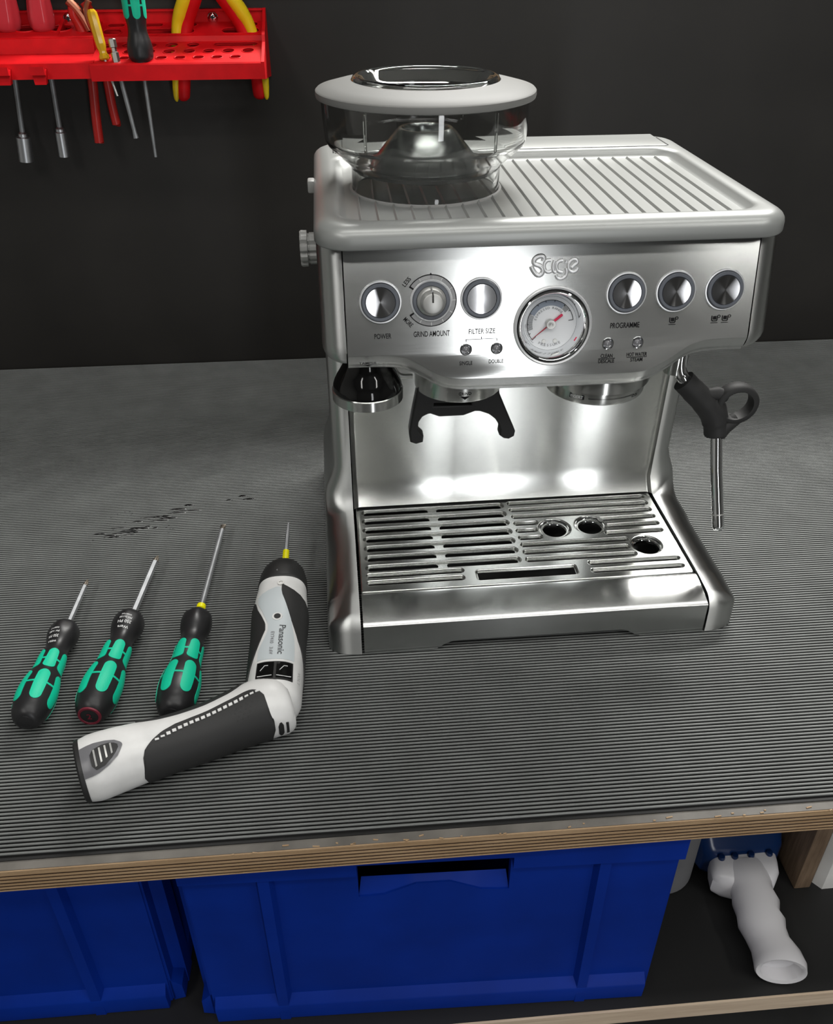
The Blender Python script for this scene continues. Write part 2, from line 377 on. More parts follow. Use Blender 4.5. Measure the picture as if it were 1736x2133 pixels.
# --- side panels: rounded C-shaped shells, swept along the machine's side profile
def cprofile():
    def fil(p0,p1,p2,r,n=7):
        p0,p1,p2=V(p0),V(p1),V(p2); a=(p0-p1).normalized(); b=(p2-p1).normalized(); ang=a.angle(b); d=r/math.tan(ang/2)
        s=p1+a*d; e=p1+b*d; c=p1+(a+b).normalized()*(r/sin(ang/2)); out=[]
        v0=s-c; v1=e-c; t=v0.angle(v1); sg=1 if v0.cross(v1)>0 else -1
        for i in range(n+1):
            q=sg*t*i/n; out.append(c+V((v0.x*cos(q)-v0.y*sin(q),v0.x*sin(q)+v0.y*cos(q))))
        return out
    P=[(.0164,.3362),(.0006,.2500),(.132,.2440),(.1415,.0425),(.0,.0416),(-.0345,.0385),(-.0352,.0035)]
    rr=[0,.0150,.014,.016,.10,.0135,0]; out=[V(P[0])]
    for i in range(1,len(P)-1): out+=fil(P[i-1],P[i],P[i+1],rr[i])
    out.append(V(P[-1])); res=[out[0]]
    for a,b in zip(out,out[1:]):
        k=max(1,int((b-a).length/.012)); res+=[a+(b-a)*j/k for j in range(1,k+1)]
    return res
CP=cprofile()
def side_panel(sg):
    n=len(CP); rings=[]; rim=[]
    for i,p in enumerate(CP):
        t=(CP[min(n-1,i+1)]-CP[max(0,i-1)]).normalized(); nn=V((t.y,-t.x))     # points into the solid or out of it
        inn=V((-t.y,t.x))
        base=max(0,min(1,(.085-p.y)/.035))
        xo=.1676+.0104*base*base*(3-2*base); r=.0165-.0035*base
        if p.y<.06 and p.x>.0: r=.0125
        if p.x>.10: r=.0095
        if p.y>.245 : r=.0155
        ring=[V((sg*.1503,p.x+inn.x*.004,p.y+inn.y*.004)),V((sg*.1503,p.x,p.y))]
        for k in range(1,8):
            a=R(90*k/7); ring.append(V((sg*(.1503+(xo-.1503)*sin(a)),p.x+inn.x*r*(1-cos(a)),p.y+inn.y*r*(1-cos(a)))))
        rings.append(ring); rim.append(ring[-1])
    vs,fs=loft(rings,False,False)
    # flat side wall behind the rounded edge, then the return to the back
    m=len(vs); k=len(rings[0])
    for q in rim: vs.append(V((q.x,.270,q.z))); vs.append(V((sg*.146,.2755,q.z)))
    for i in range(n-1):
        fs.append((i*k+k-1,(i+1)*k+k-1,m+2*(i+1),m+2*i)); fs.append((m+2*i,m+2*(i+1),m+2*(i+1)+1,m+2*i+1))
    me=bpy.data.meshes.new('side'); me.from_pydata([tuple(v) for v in vs],[],fs)
    bm=bmesh.new(); bm.from_mesh(me); bmesh.ops.triangulate(bm,faces=[f for f in bm.faces if len(f.verts)>4]); bmesh.ops.recalc_face_normals(bm,faces=bm.faces); bm.to_mesh(me); bm.free(); fin(me,40)
    return me
for sg in (-1,1): mp('side_panel',side_panel(sg),STEELV)
mp('back_panel',box(-.15,.15,.268,.276,.0035,.336),GREYP)
mp('base_plate',box(-.149,.149,.10,.268,.004,.012),DARKIN)
# --- backsplash
rings=[]
for k in range(16):
    t=k/15; z=.2435-(.2435-.0435)*t; yb_=.1325+.010*t
    if z<.060: yb_-= .012*((.060-z)/.0165)**2
    rings.append([V((x,yb_,z)) for x in (-.1494,-.1485,-.144,-.05,.05,.144,.1485,.1494)])
for r_ in rings:
    r_[0].y-=.004; r_[1].y-=.0025; r_[7].y-=.004; r_[6].y-=.0025
mp('backsplash',loft(rings,False,False),STEELB,ang=60)
# --- lid (cup warming top)
def rr3(i,z,x=.1686,ya=.0035,yb_=.2805,r=.026,n=10): return [V((p[0],p[1],z)) for p in rrect(-x+i,x-i,ya+i,yb_-i,max(.004,r-i),n)]
lr=[rr3(.0045,.3355),rr3(.0008,.3362),rr3(0,.3375),rr3(0,.3432)]
for a in (18,36,54,72,90): lr.append(rr3(.0125*(1-cos(R(a))),.3432+.0090*sin(R(a))))
for v in lr: pass
lid_in=[]
def rin(i,z): return [V((p[0],p[1],z)) for p in rrect(-.1510+i,.1510-i,.0205+i,.2235-i,max(.004,.023-i),10)]
lr+= [rin(-.0035,.3522),rin(-.0005,.3517),rin(.0015,.3500),rin(.0035,.3470),rin(.0065,.3455)]
top=mp('top_cover',loft(lr,True,False),SILV,ang=50)
fl=[rin(.0060,.3456)]
vsf=list(fl[0]); parts=[(vsf,[tuple(range(len(vsf)))])]
for k in range(22):
    x=-.1345+.0128*k
    ya,yb2=.0300,.212
    parts.append(([V((x-.0016,ya,.3456)),V((x-.0016,yb2,.3456)),V((x-.0004,yb2,.3472)),V((x-.0004,ya,.3472)),V((x+.0003,yb2,.3472)),V((x+.0003,ya,.3472)),V((x+.0006,yb2,.3456)),V((x+.0006,ya,.3456))],[(0,1,2,3),(3,2,4,5),(5,4,6,7),(0,3,5,7),(1,6,4,2)]))
mp('warming_tray',join(parts),SILV,mc,'ridged cup-warming floor',30)
mp('tank_lid',bevbox(-.1495,.1495,.2265,.2755,.3515,.3530,.0006),SILV,top)
for sx in(-1,1): mp('gap',box(sx*.1508-.0006,sx*.1508+.0006,.229,.262,.350,.35262),DARKIN,top,'dark slit')
# small bump & grind size dial on the left flank
vs,fs=lathe([(0,.0),(.010,.0),(.010,.006),(.0,.006)],24,fr((-.1676,.19,.338),(0,1,0),(0,0,1)))
mp('catch',bevbox(-.1735,-.1675,.150,.162,.338,.348,.0015),GREYP)
n=72; rings=[]
def scal(r,z): return [V((( r-.0022*max(0,cos(10*2*pi*j/n))**2)*cos(2*pi*j/n),(r-.0022*max(0,cos(10*2*pi*j/n))**2)*sin(2*pi*j/n),z)) for j in range(n)]
KM=fr((-.1676,.135,.2985),(0,1,0),(0,0,-1))
rings=[[KM@p for p in scal(r,z)] for r,z in ((.0125,-.001),(.0128,.0005),(.0128,.0070),(.0120,.0075),(.0120,.0085),(.0145,.0090),(.0147,.0135),(.0138,.0148),(.008,.0148),(.0075,.0142))]
kn=mp('grind_size_dial',loft(rings),GREYP)

# --- drip tray: black well, steel front, pressed grille
TZ=.0414
sm=mp('drip_tray',join([box(-.147,.147,.002,.142,.006,.010),box(-.147,-.144,.002,.142,.008,.036),box(.144,.147,.002,.142,.008,.036),box(-.147,.147,.139,.142,.008,.036),box(-.147,.147,-.02,.004,.008,.036)]),DARKIN,mc,'black tray well')
FP=[(.0005,.0380),(.0002,.0406),(-.0010,.0412),(-.003,.0412),(-.008,.0407),(-.014,.0399),(-.020,.0388),(-.026,.0373),(-.031,.0357),(-.0346,.0343),(-.0352,.0336),(-.0352,.028),(-.0352,.016),(-.0352,.0)]
NOTCH=[(-.1485,.0035),(-.090,.0035),(-.0865,.0045),(-.079,.0095),(-.073,.0118),(-.066,.0125),(0,.0122),(.075,.0118),(.080,.0105),(.089,.0045),(.0925,.0035),(.1485,.0035)]
xs=sorted(set([-.1482+.2964*i/40 for i in range(41)]+[a for a,b in NOTCH if abs(a)<.1482])); rings=[]
for x in xs:
    zb=interp(NOTCH,x); r_=[V((x,a,max(b,zb) if b>.02 else b)) for a,b in FP[:-3]]
    for k in range(1,5): z=.0334+(zb-.0334)*k/4; r_.append(V((x,-.0352,z)))
    r_.append(V((x,-.0335,zb-.0004))); r_.append(V((x,-.030,zb+.0006))); rings.append(r_)
mp('tray_front',loft(rings,False,False),TRAYS,sm,None,30)
rows=[.1228-.01472*i for i in range(7)]
top_l=[rrect(-.1482,.1482,.0012,.1428,.002,3)]; low_l=[rrect(-.1475,.1475,.002,.142,.002,3)]
for y in rows: top_l.append(stad(-.1424,-.0024,y,.0044)); low_l.append(stad(-.1400,-.0776,y-.0004,.0037)); low_l.append(stad(-.0690,-.0048,y-.0004,.0037))
thin=[(-.1428,-.0562,.0238),(-.1428,-.0567,.0135)]
for y in (.1255,.1141,.1023): thin.append((.0023,.1409,y))
for y,a,b in ((.0907,.0254,.0852),(.0789,.0226,.0893),(.0673,.0250,.0856)): thin+= [(.0023,a,y),(b,.1409,y)]
for y,b in ((.0562,.1046),(.0447,.1022),(.0333,.1050)): thin.append((.0023,b,y))
thin+=[(.0579,.1418,.0233),(.0579,.1420,.0120)]
for a,b,y in thin: top_l.append(stad(a,b,y,.0030)); low_l.append(stad(a+.0014,b-.0014,y-.0006,.0022))
top_l.append(rrect(-.0450,.0448,.0088,.0224,.0028)); low_l.append(rrect(-.0436,.0434,.0102,.0214,.0018))
holes=[(.0395,.0797,.0150,.0112),(.0745,.0812,.0150,.0112),(.1187,.0452,.0138,.0118)]
for x,y,r1,r2 in holes: top_l.append(circ(x,y,r1)); low_l.append(circ(x,y,r2))
g=fill2d(top_l,.0002,.0012,3,-.0012); xform(g,lambda c:V((c.x,c.y,c.z+TZ-.0014))); fin(g,40)
gr=mp('drip_grille',g,GRILS)
g=fill2d(low_l,.0002,.0005,1,-.0005); xform(g,lambda c:V((c.x,c.y,c.z+TZ-.0030))); fin(g,40)
mp('slot_pressing',g,GRILS,gr)
for x,y,r1,r2 in holes: mp('hole_rim',lathe([(r1-.0003,TZ-.0012),(r1-.0014,TZ-.0017),(r2+.0006,TZ-.0032),(r2,TZ-.0040),(r2,TZ-.0065)],40,Matrix.Translation((x,y,0))),CHROME,gr)

# --- buttons
RIM=[(.0152,.0),(.0151,.0006),(.0147,.0013),(.0140,.0014),(.0136,.0010),(.0134,.0002)]
def button(name,x,label):
    b=put(name,mesh(*lathe(RIM,56,PM(x,.2977))),SATINB,mc,None,label)
    put('button_collar',mesh(*lathe([(.0133,.0),(.0133,.0022),(.0128,.0027),(.0110,.0027),(.0107,.0021)],56,PM(x,.2977))),RINGG,b)
    c=put('button_cap',mesh(*lathe([(.0108,.0),(.0108,.0021),(.0104,.0028),(.0085,.00255),(.005,.0022),(.0,.0019)],64)),SPUN,b,PM(x,.2977))
    return b
button('power_button',-.1245,'round spun-metal button above the word POWER')
button('filter_button',-.0523,'round spun-metal button above FILTER SIZE')
button('programme_button',.0537,'round spun-metal button above PROGRAMME')
button('cup_button',.0905,'round spun-metal button above the one-cup mark')
button('cup_button',.1272,'round spun-metal button above the two-cup mark')
# --- grind knob with its scale
gx=-.0884; gz=.2975
kb=put('grind_knob',mesh(*lathe([(.0150,.0),(.0150,.0008),(.0143,.0014),(.0134,.0011),(.0132,.0002)],56,PM(gx,gz))),SATINB,mc)
put('knob_collar',mesh(*lathe([(.0133,.0),(.0133,.0020),(.0128,.0026),(.0108,.0026),(.0104,.0010)],56,PM(gx,gz))),RINGG,kb)
put('knob_cap',mesh(*lathe([(.0105,.0),(.0105,.0030),(.0098,.0045),(.0085,.0055),(.0079,.0075),(.0076,.0115),(.0070,.0128),(.0060,.0132),(.0,.0133)],56,PM(gx,gz))),SATIN,kb)
pts=[PM(gx,gz)@V((a,b,c)) for a,b,c in ((0,.0010,.0134),(0,.0058,.0134),(-.0001,.0074,.0120),(-.0002,.0080,.0080),(-.0003,.0100,.0050))]
put('knob_pointer',mesh(*tube(pts,.0007,8)),CHROME,kb)
sc_=put('knob_scale',mergeme([xform(fill2d([arcband(0,0,.0152,.0179,-146,146,60)]),lambda c:PM(gx,gz,.0002)@c)]),mat('scale_grey',(.30,.30,.30),.5,.6),kb,None)
lines=[fill2d([arcband(0,0,.0178,.0184,-147,147,60)])]
for a in (-146,146): lines.append(xform(fill2d([arcband(0,0,.0150,.0184,a-2,a+2,3)]),lambda c:c))
lines.append(fill2d([[(-.0008,.0183),(.0008,.0183),(0,.0195)]]))
put('scale_outline',mergeme([xform(l,lambda c:PM(gx,gz,.0004)@(Matrix.Rotation(0,4,'Z')@c)) for l in lines]),PRINT,kb)
ticks=[fill2d([arcband(0,0,.0153,.0177,a-.7,a+.7,2)]) for a in (118,62,30,0,-30,-60,-90,-118)]+[fill2d([arcband(0,0,.0155,.0176,a-.4,a+.4,2)]) for a in list(range(64,86,3))+list(range(94,118,3))]
put('scale_ticks',mergeme([xform(l,lambda c:PM(gx,gz,.00045)@c) for l in ticks]),SATIN,kb)
# --- pressure gauge
qx,qz=.0006,.2762
pg=put('pressure_gauge',mesh(*lathe([(.0290,.0),(.0290,.0012),(.0281,.0022),(.0270,.0018),(.0266,.0008)],72,PM(qx,qz))),SATINB,mc)
put('gauge_groove',mesh(*lathe([(.0267,.0012),(.0258,.0004)],72,PM(qx,qz))),DARKIN,pg)
put('gauge_bezel',mesh(*lathe([(.0260,.0),(.0257,.0022),(.0249,.0027),(.0240,.0020),(.0225,-.0015),(.0208,-.0060),(.0200,-.0085),(.0196,-.0100)],72,PM(qx,qz))),CHROME,pg)
dd=-.0090
dl=put('gauge_dial',mesh(*lathe([(.0198,dd),(.0192,dd+.0004),(0,dd+.0004)],64,PM(qx,qz))),DIAL,pg)
DQ=lambda c:PM(qx,qz,dd+.0007)@c
put('dial_band',xform(fill2d([arcband(0,0,.0133,.0171,52,153,40)]),DQ),mat('dial_band_grey',(.24,.28,.34),.5),dl)
bl=[fill2d([arcband(0,0,.0171,.0175,8,222,60)])]
for a in (222,8): bl.append(fill2d([arcband(0,0,.0138,.0175,a-.7,a+.7,2)]))
for a in (205,180,153,125,103,80,52,33): bl.append(fill2d([arcband(0,0,.0160,.0173,a-.8,a+.8,2)]))
for a in list(range(156,196,3)): bl.append(fill2d([arcband(0,0,.0133,.0171,a-.5,a+.5,2)]))
for a in (50,47.5,45,42.5,40,37.5): bl.append(fill2d([arcband(0,0,.0133,.0169,a-.45,a+.45,2)]))
put('dial_marks',mergeme([xform(l,lambda c:PM(qx,qz,dd+.0009)@c) for l in bl]),PRINT,dl)
def arctext(s,r,amid,span,h,inward=False):
    ms=[]; n=len(s)
    for i,ch in enumerate(s):
        if ch==' ': continue
        f=(i/(n-1)-.5) if n>1 else 0
        a=amid-span*f if not inward else amid+span*f
        t=text2d(ch,None,h,.0); xx=max(v.co.x for v in t.vertices)-min(v.co.x for v in t.vertices)
        if ch=='-': xform(t,lambda c:V((c.x*.35,c.y*.12,0)))
        rot=Matrix.Rotation(R(a-90 if not inward else a+90),4,'Z')
        xform(t,lambda c:V((r*cos(R(a)),r*sin(R(a)),0))+rot@V((c.x*1.15,c.y,0))); ms.append(t)
    return ms
put('dial_lettering',mergeme([xform(l,lambda c:PM(qx,qz,dd+.0009)@c) for l in arctext('ESPRESSO RANGE',.0117,103,118,.0016)+arctext('PRESSURE',.0160,270,56,.0019,True)+arctext('PRE-INFUSION',.0184,204,46,.0010)]),GPRINT,dl)
nd=R(218); 
vs,fs=tube([PM(qx,qz,dd+.0022)@V((cos(nd)*a,sin(nd)*a,0)) for a in (.0175,.010,.003)],[.00018,.0004,.0006],6)
put('needle_tip',mesh(vs,fs),mat('needle_dark',(.30,.03,.05),.4),pg)
put('needle_tail',mesh(*tube([PM(qx,qz,dd+.0022)@V((cos(nd)*a,sin(nd)*a,0)) for a in (-.002,-.0104,-.0110)],[.0009,.0010,.0006],8)),NEEDLE,pg)
put('needle_hub',mesh(*lathe([(.0036,dd+.0006),(.0036,dd+.0040),(.0032,dd+.0046),(.0006,dd+.0046),(.0,dd+.0042)],32,PM(qx,qz))),SATIN,pg)
for sx in (-.0042,.0042): put('dial_screw',mesh(*lathe([(.0016,dd+.0005),(.0014,dd+.0011),(0,dd+.0011)],16,PM(qx+sx,qz-.0128))),SATIN,pg)
put('gauge_stop',mesh(*box(-.0012,.0012,-.0016,.0016,0,.0012,PM(qx,qz,-.0048)@Matrix.Rotation(R(-31),4,'Z')@Matrix.Translation((.0216,0,0))@Matrix.Rotation(R(60),4,'Y'))),NEEDLE,pg,None,'red mark on the bezel')
# --- indicator lights
for x in LEDS:
    l=put('indicator_light',mesh(*lathe([(.0045,.0),(.0042,.0007),(.0036,.0005),(.0032,-.0012),(.0026,-.0016)],28,PM(x,.2617))),CHROME,mc)
    put('light_lens',mesh(*lathe([(.0030,-.0016),(.0026,-.0008),(.0016,-.0001),(.0,.0002)],24,PM(x,.2617))),LENS,l)
# --- printed words on the panel
def ptxt(items,name,m,off=.0003):
    ms=[]
    for s,x,z,wd,h,rot in items:
        t=text2d(s,wd,h,.006); Mx=PM(x,z,off)@Matrix.Rotation(R(rot),4,'Z'); ms.append(xform(t,lambda c:Mx@c))
    return ms
wm=ptxt([('POWER',-.1236,.2738,.0122,.0037,0),('GRIND AMOUNT',-.0882,.2742,.0262,.0040,0),('FILTER SIZE',-.0515,.2746,.0193,.0037,0),('PROGRAMME',.0546,.2748,.0219,.0040,0),
 ('SINGLE',-.0632,.2518,.0095,.0028,0),('DOUBLE',-.0408,.2523,.0108,.0028,0),('CLEAN',.0425,.2528,.0090,.0029,0),('DESCALE',.0425,.2489,.0120,.0029,0),('HOT WATER',.0655,.2530,.0155,.0029,0),('STEAM',.0655,.2491,.0092,.0029,0),
 ('LESS',-.1056,.3110,.0070,.0031,50),('MORE',-.1050,.2830,.0078,.0032,-47)],'t',PRINT)
def prect(x0,x1,z0,z1): return xform(fill2d([[(x0,0),(x1,0),(x1,1),(x0,1)]]),lambda c:PM(c.x,z0+(z1-z0)*c.y,.0003)@V((0,0,0)))
for x0,x1,z in ((.0362,.0490,.2508),(.0578,.0732,.2510)): wm.append(prect(x0,x1,z-.0002,z+.0002))
for a in ((-.0632,-.0405,.2688,.2691),(-.0634,-.0629,.2672,.2691),(-.0408,-.0403,.2672,.2691),(-.0520,-.0515,.2688,.2706)): wm.append(prect(*a))
for cx in (.0905,.1225,.1305):
    o2=[(-.0026,.0020),(-.0026,-.0012),(-.0018,-.0022),(.0016,-.0022),(.0022,-.0012),(.0022,.0020)]; i2=[(.0016,.0020),(.0016,-.0010),(.0011,-.0016),(-.0013,-.0016),(-.0020,-.0010),(-.0020,.0020)]
    wm.append(xform(fill2d([o2+i2]),lambda c:PM(cx,.2772,.0003)@c)); wm.append(xform(fill2d([[(-.0014,.0016),(.0011,.0016),(.0011,-.0009),(-.0014,-.0009)]]),lambda c:PM(cx,.2772,.0003)@c))
    wm.append(xform(fill2d([circ(.0030,.0013,.0012,14),circ(.0030,.0013,.0007,14)]),lambda c:PM(cx,.2772,.0003)@c)); wm.append(prect(cx-.0030,cx+.0024,.2738,.2742))
for w_ in wm[:12]: put('lettering',w_,PRINT,cp)
for w_ in wm[12:]: put('panel_mark',w_,PRINT,cp)
t=text2d('TAMPER',.0128,.0022,.008)
bd=Matrix.Translation((-.1352,.0012,.2552))@Matrix.Rotation(R(90+20),4,'X')
tp_=fill2d([[(-.0035,-.0016),(.0035,-.0016),(0,-.0032)]])
put('lettering',xform(t,lambda c:bd@c),PRINT,cp); put('panel_mark',xform(tp_,lambda c:bd@c),PRINT,cp)
# --- raised maker's name, drawn as rounded strokes
def LG(X,Y): return PM(-.0175+(X-190)/1230*.0350,.3180-((Y-450)+.04*(X-800))/12.4/2900,-.0004)@V((0,0,0))
st=[[(505,330),(530,260),(490,205),(420,200),(330,240),(275,310),(285,380),(350,415),(430,440),(495,510),(500,600),(440,665),(370,660),(310,610),(250,530),(215,450)],
 [(700,300),(620,305),(555,370),(540,460),(575,550),(650,590),(725,565)],[(800,310),(770,390),(765,490),(790,570),(840,590)],
 [(1010,305),(930,315),(865,380),(855,470),(900,560),(1010,590)],[(1100,300),(1090,360)],[(1100,490),(1120,600),(1080,700),(980,750),(890,730),(850,660)],
 [(1240,480),(1320,400),(1380,345),(1350,280),(1270,270),(1190,330),(1150,430),(1180,530),(1270,580),(1360,550),(1400,470)]]
lg=[]
for i,s in enumerate(st):
    pp=smoothpath([LG(*q) for q in s],4); lg.append(tube(pp,.0019 if i==0 else .0015,8))
put('raised_name',mesh(*join(lg),ang=60),SATINB,cp)
# --- grinder outlet collar and cradle
gc=mp('grinder_outlet',lathe([(.0352,.2360),(.0352,.2130),(.0346,.2118),(.030,.2118),(.0,.214)],56,Matrix.Translation((-.0615,.0510,0))),STEELB,mc,'steel ring marked GRIND')
def onring(cx,cy,r,z,a0): return lambda c:V((cx+r*sin(a0+c.x/r),cy-r*cos(a0+c.x/r),z+c.y))
t=[xform(text2d('GRIND',.0100,.0024,.012),onring(-.0615,.051,.0354,.2195,.02)),xform(fill2d([[(-.0036,.0),(.0036,.0),(0,-.0028)]]),onring(-.0615,.051,.0354,.2172,.02))]
put('lettering',t[0],PRINT,gc); put('panel_mark',t[1],PRINT,gc)
FK=[(-.0951,.2150),(-.0990,.1930),(-.1020,.1728),(-.1010,.1631),(-.0963,.1608),(-.0904,.1625),(-.0899,.1685),(-.0930,.1722),(-.0948,.1765),(-.0940,.1825),(-.0910,.1875),(-.0870,.1897),(-.0847,.1901),(-.0774,.1868),(-.0575,.1869),(-.0482,.1905),(-.0440,.1902),(-.0365,.1869),(-.0310,.1820),(-.0277,.1765),(-.0261,.1710),(-.0264,.1656),(-.0225,.1623),(-.0181,.1614),(-.0138,.1640),(-.0132,.1690),(-.0205,.1860),(-.0289,.2060),(-.0300,.2150)]
f=fill2d([FK,[(-.0817,.1975),(-.0817,.2000),(-.0515,.1992),(-.0515,.1968)]],.0045,.0016,2,-.0016); xform(f,lambda c:V((c.x,.047-c.z+(.19-c.y)*.10,c.y))); fin(f,45)
mp('portafilter_cradle',f,SOFTBK)
# --- group head
gh=mp('group_head',lathe([(.0440,.240),(.0440,.2160),(.0405,.2150),(.0405,.2068),(.0398,.2050),(.033,.2050),(.031,.212),(.0,.214)],56,Matrix.Translation((.0515,.0530,0))),STEELB,mc,'steel ring marked INSERT and LOCK')
GR=lambda z,a:onring(.0515,.053,.0407,z,a)
put('print_plate',xform(fill2d([[(-.0060,-.0019),(.0060,-.0019),(.0060,.0019),(-.0060,.0019)]]),GR(.2110,-.60)),PRINT,gh)
put('print_line',xform(fill2d([[(-.02+.04*i/20,.0003) for i in range(21)]+[(.02-.04*i/20,-.0003) for i in range(21)]]),GR(.2106,.12)),PRINT,gh)
put('lettering',xform(text2d('LOCK',.0068,.0024,.012),GR(.2095,.64)),PRINT,gh)
put('lettering',mergeme([xform(text2d('INSERT',.0105,.0026,.012),onring(.0515,.053,.0409,.2110,-.60))]),WPRINT,gh)
# --- bracket wire behind the tamper
mp('cable_clip',tube(smoothpath([(-.1080,.12,.210),(-.1085,.12,.196),(-.1030,.12,.188),(-.092,.12,.187)],5),.0022,10),SATIN)
# --- steam wand
ws=mp('steam_wand',tube(smoothpath([(.127,.060,.262),(.1245,.058,.225),(.1255,.056,.211),(.1295,.053,.204),(.139,.051,.194)],5),.0055,16),CHROME)
mp('wand_pivot',lathe([(.0,.0),(.0095,.0),(.0095,.030),(.0085,.032),(.0,.032)],28,fr((.1225,.062,.2085),(1,0,0),(0,1,0))),STEELB,ws)
mp('wand_pipe',tube([(.1632,.046,.156),(.1640,.0335,.1265),(.1655,.018,.094),(.1660,.0125,.0825),(.1661,.0115,.0800),(.1662,.0108,.0786)],[.0052,.0052,.0052,.0052,.0047,.0032],20),CHROME,ws)
mp('wand_joint',tube([(.16555,.0170,.0918),(.16562,.0165,.0908)],.00535,20),SATIN,ws)
grip=smoothpath([(.1285,.0535,.2035),(.1370,.0515,.1955),(.1480,.0500,.1850),(.1570,.0490,.1740),(.1612,.0480,.1640),(.1630,.0465,.1545)],6)
gvs=tube(grip,[.0098]*6+[.0102]*6+[.0106]*6+[.0106]*6+[.0100]*6+[.0096],20)
# the finger loop: a thick ring joined to the grip
lc=V((.1748,.0475,.1835)); lx=V((.97,.0,.25)).normalized(); lz=V((0,-1,0)); ly=lz.cross(lx)
LOUT=[]; 
for i in range(40):
    a=2*pi*i/40; LOUT.append((.0150*cos(a),.0150*sin(a)))
loop=[]
prof=[(.0160,-.0065),(.0176,-.0050),(.0180,.0),(.0176,.0050),(.0160,.0065),(.0128,.0062),(.0118,.0),(.0128,-.0062)]
LM=Matrix.Translation(lc)@Matrix((V((1,0,0)),V((0,0,1)),V((0,-1,0)))).transposed().to_4x4()
lv=lathe(prof,40,LM@Matrix.Scale(1.06,4,(1,0,0)),True)
web=tube([(.1490,.0495,.1915),(.158,.0485,.1925),(.166,.048,.1900)],[.0055,.0062,.0050],12)
web2=tube([(.1640,.0470,.1560),(.1690,.047,.1625),(.1790,.0475,.1690)],[.0085,.0075,.0055],12)
web3=tube([(.152,.0490,.186),(.159,.0485,.1785),(.164,.048,.168)],[.0080,.0095,.0080],12)
mp('wand_grip',join([gvs,lv,web,web2,web3]),mat('wand_rubber',(.022,.022,.022),.62,bump=.08,bscale=900),ws,'black rubber grip with a finger loop',60)

# --- bean hopper
HC=(-.0800,.1300)
HM=Matrix.Translation((HC[0],HC[1],0))
hp=mp('bean_hopper',lathe([(.0790,.4120),(.0785,.3990),(.0772,.3835),(.0755,.3800),(.0660,.3715),(.0590,.3650),(.0580,.3625),(.0582,.3480),(.0590,.3462),(.0562,.3462),(.0556,.3490),(.0552,.3622),(.0565,.3655),(.0650,.3738),(.0740,.3822),(.0752,.3850),(.0764,.3990),(.0768,.4120)],96,HM,True),GLASS,mc,'smoky clear plastic bowl',40)
put('hopper_floor',mesh(*lathe([(.0545,.3610),(.0550,.3640),(.0440,.3640),(.0380,.3655),(.0,.3655),(.0,.3560),(.0360,.3560),(.0380,.3610)],72,HM)),mat('smoked_dark_plastic',(.05,.05,.05),.12),hp)
put('inner_cone',mesh(*lathe([(.0430,.3645),(.0415,.3668),(.0310,.3790),(.0235,.3880),(.0205,.3905),(.0185,.3905),(.0172,.3880),(.0172,.3800)],72,HM)),mat('cone_metal',(.42,.44,.43),.22,.9),hp,None,'silvery truncated cone')
put('cone_throat',mesh(*lathe([(.0172,.3800),(.0,.3800)],40,HM)),DARKIN,hp)
put('hopper_ribs',mesh(*join([box(-.0008,.0008,-.0762,-.0745,.384,.410,HM@Matrix.Rotation(R(a),4,'Z')) for a in (35,150,215,320)])),GLASS,hp)
hl=put('hopper_lid',mesh(*lathe([(.0802,.4122),(.0824,.4128),(.0828,.4145),(.0826,.4172),(.0815,.4183),(.0700,.4212),(.0590,.4236),(.0560,.4240),(.0556,.4228),(.0556,.4145),(.0590,.4125),(.0780,.4116)],112,HM,True),ang=40),HOPG,hp,None,'pale grey lid ring')
put('lid_window',mesh(*lathe([(.0557,.4236),(.0545,.4262),(.0520,.4268),(.0480,.4255),(.0440,.4195),(.0400,.4160),(.020,.4150),(0,.4150),(0,.4134),(.020,.4134),(.0410,.4143),(.0455,.4180),(.0495,.4238),(.0520,.4250),(.0545,.4225)],96,HM,True),ang=60),GLASS,hl,None,'clear dished window')
put('hopper_collar',mesh(*lathe([(.0600,.3456),(.0600,.3468),(.0585,.3474),(.0570,.3470),(.0570,.3456)],72,HM,True)),GREYP,hp)

# --- tamper hanging under the head
tb=thing('tamper',(-.1350,.0330,.2120),'glossy black tamper with a steel foot tucked under the left of the machine head','tamper')
TM=Matrix.Translation((-.1350,.0330,0))
put('tamper_handle',mesh(*lathe([(.0268,.2205),(.0269,.2225),(.0265,.2248),(.0255,.2276),(.0236,.2315),(.0212,.2355),(.0190,.2395),(.0176,.2430),(.0170,.2450),(.0,.2450),(.0,.2205)],72,TM),ang=50),GLOSSBK,tb)
put('tamper_foot',mesh(*lathe([(.0,.2120),(.0268,.2120),(.0275,.2126),(.0276,.2202),(.0270,.2208),(.0,.2208)],72,TM)),STEELB,tb,None,'steel foot')

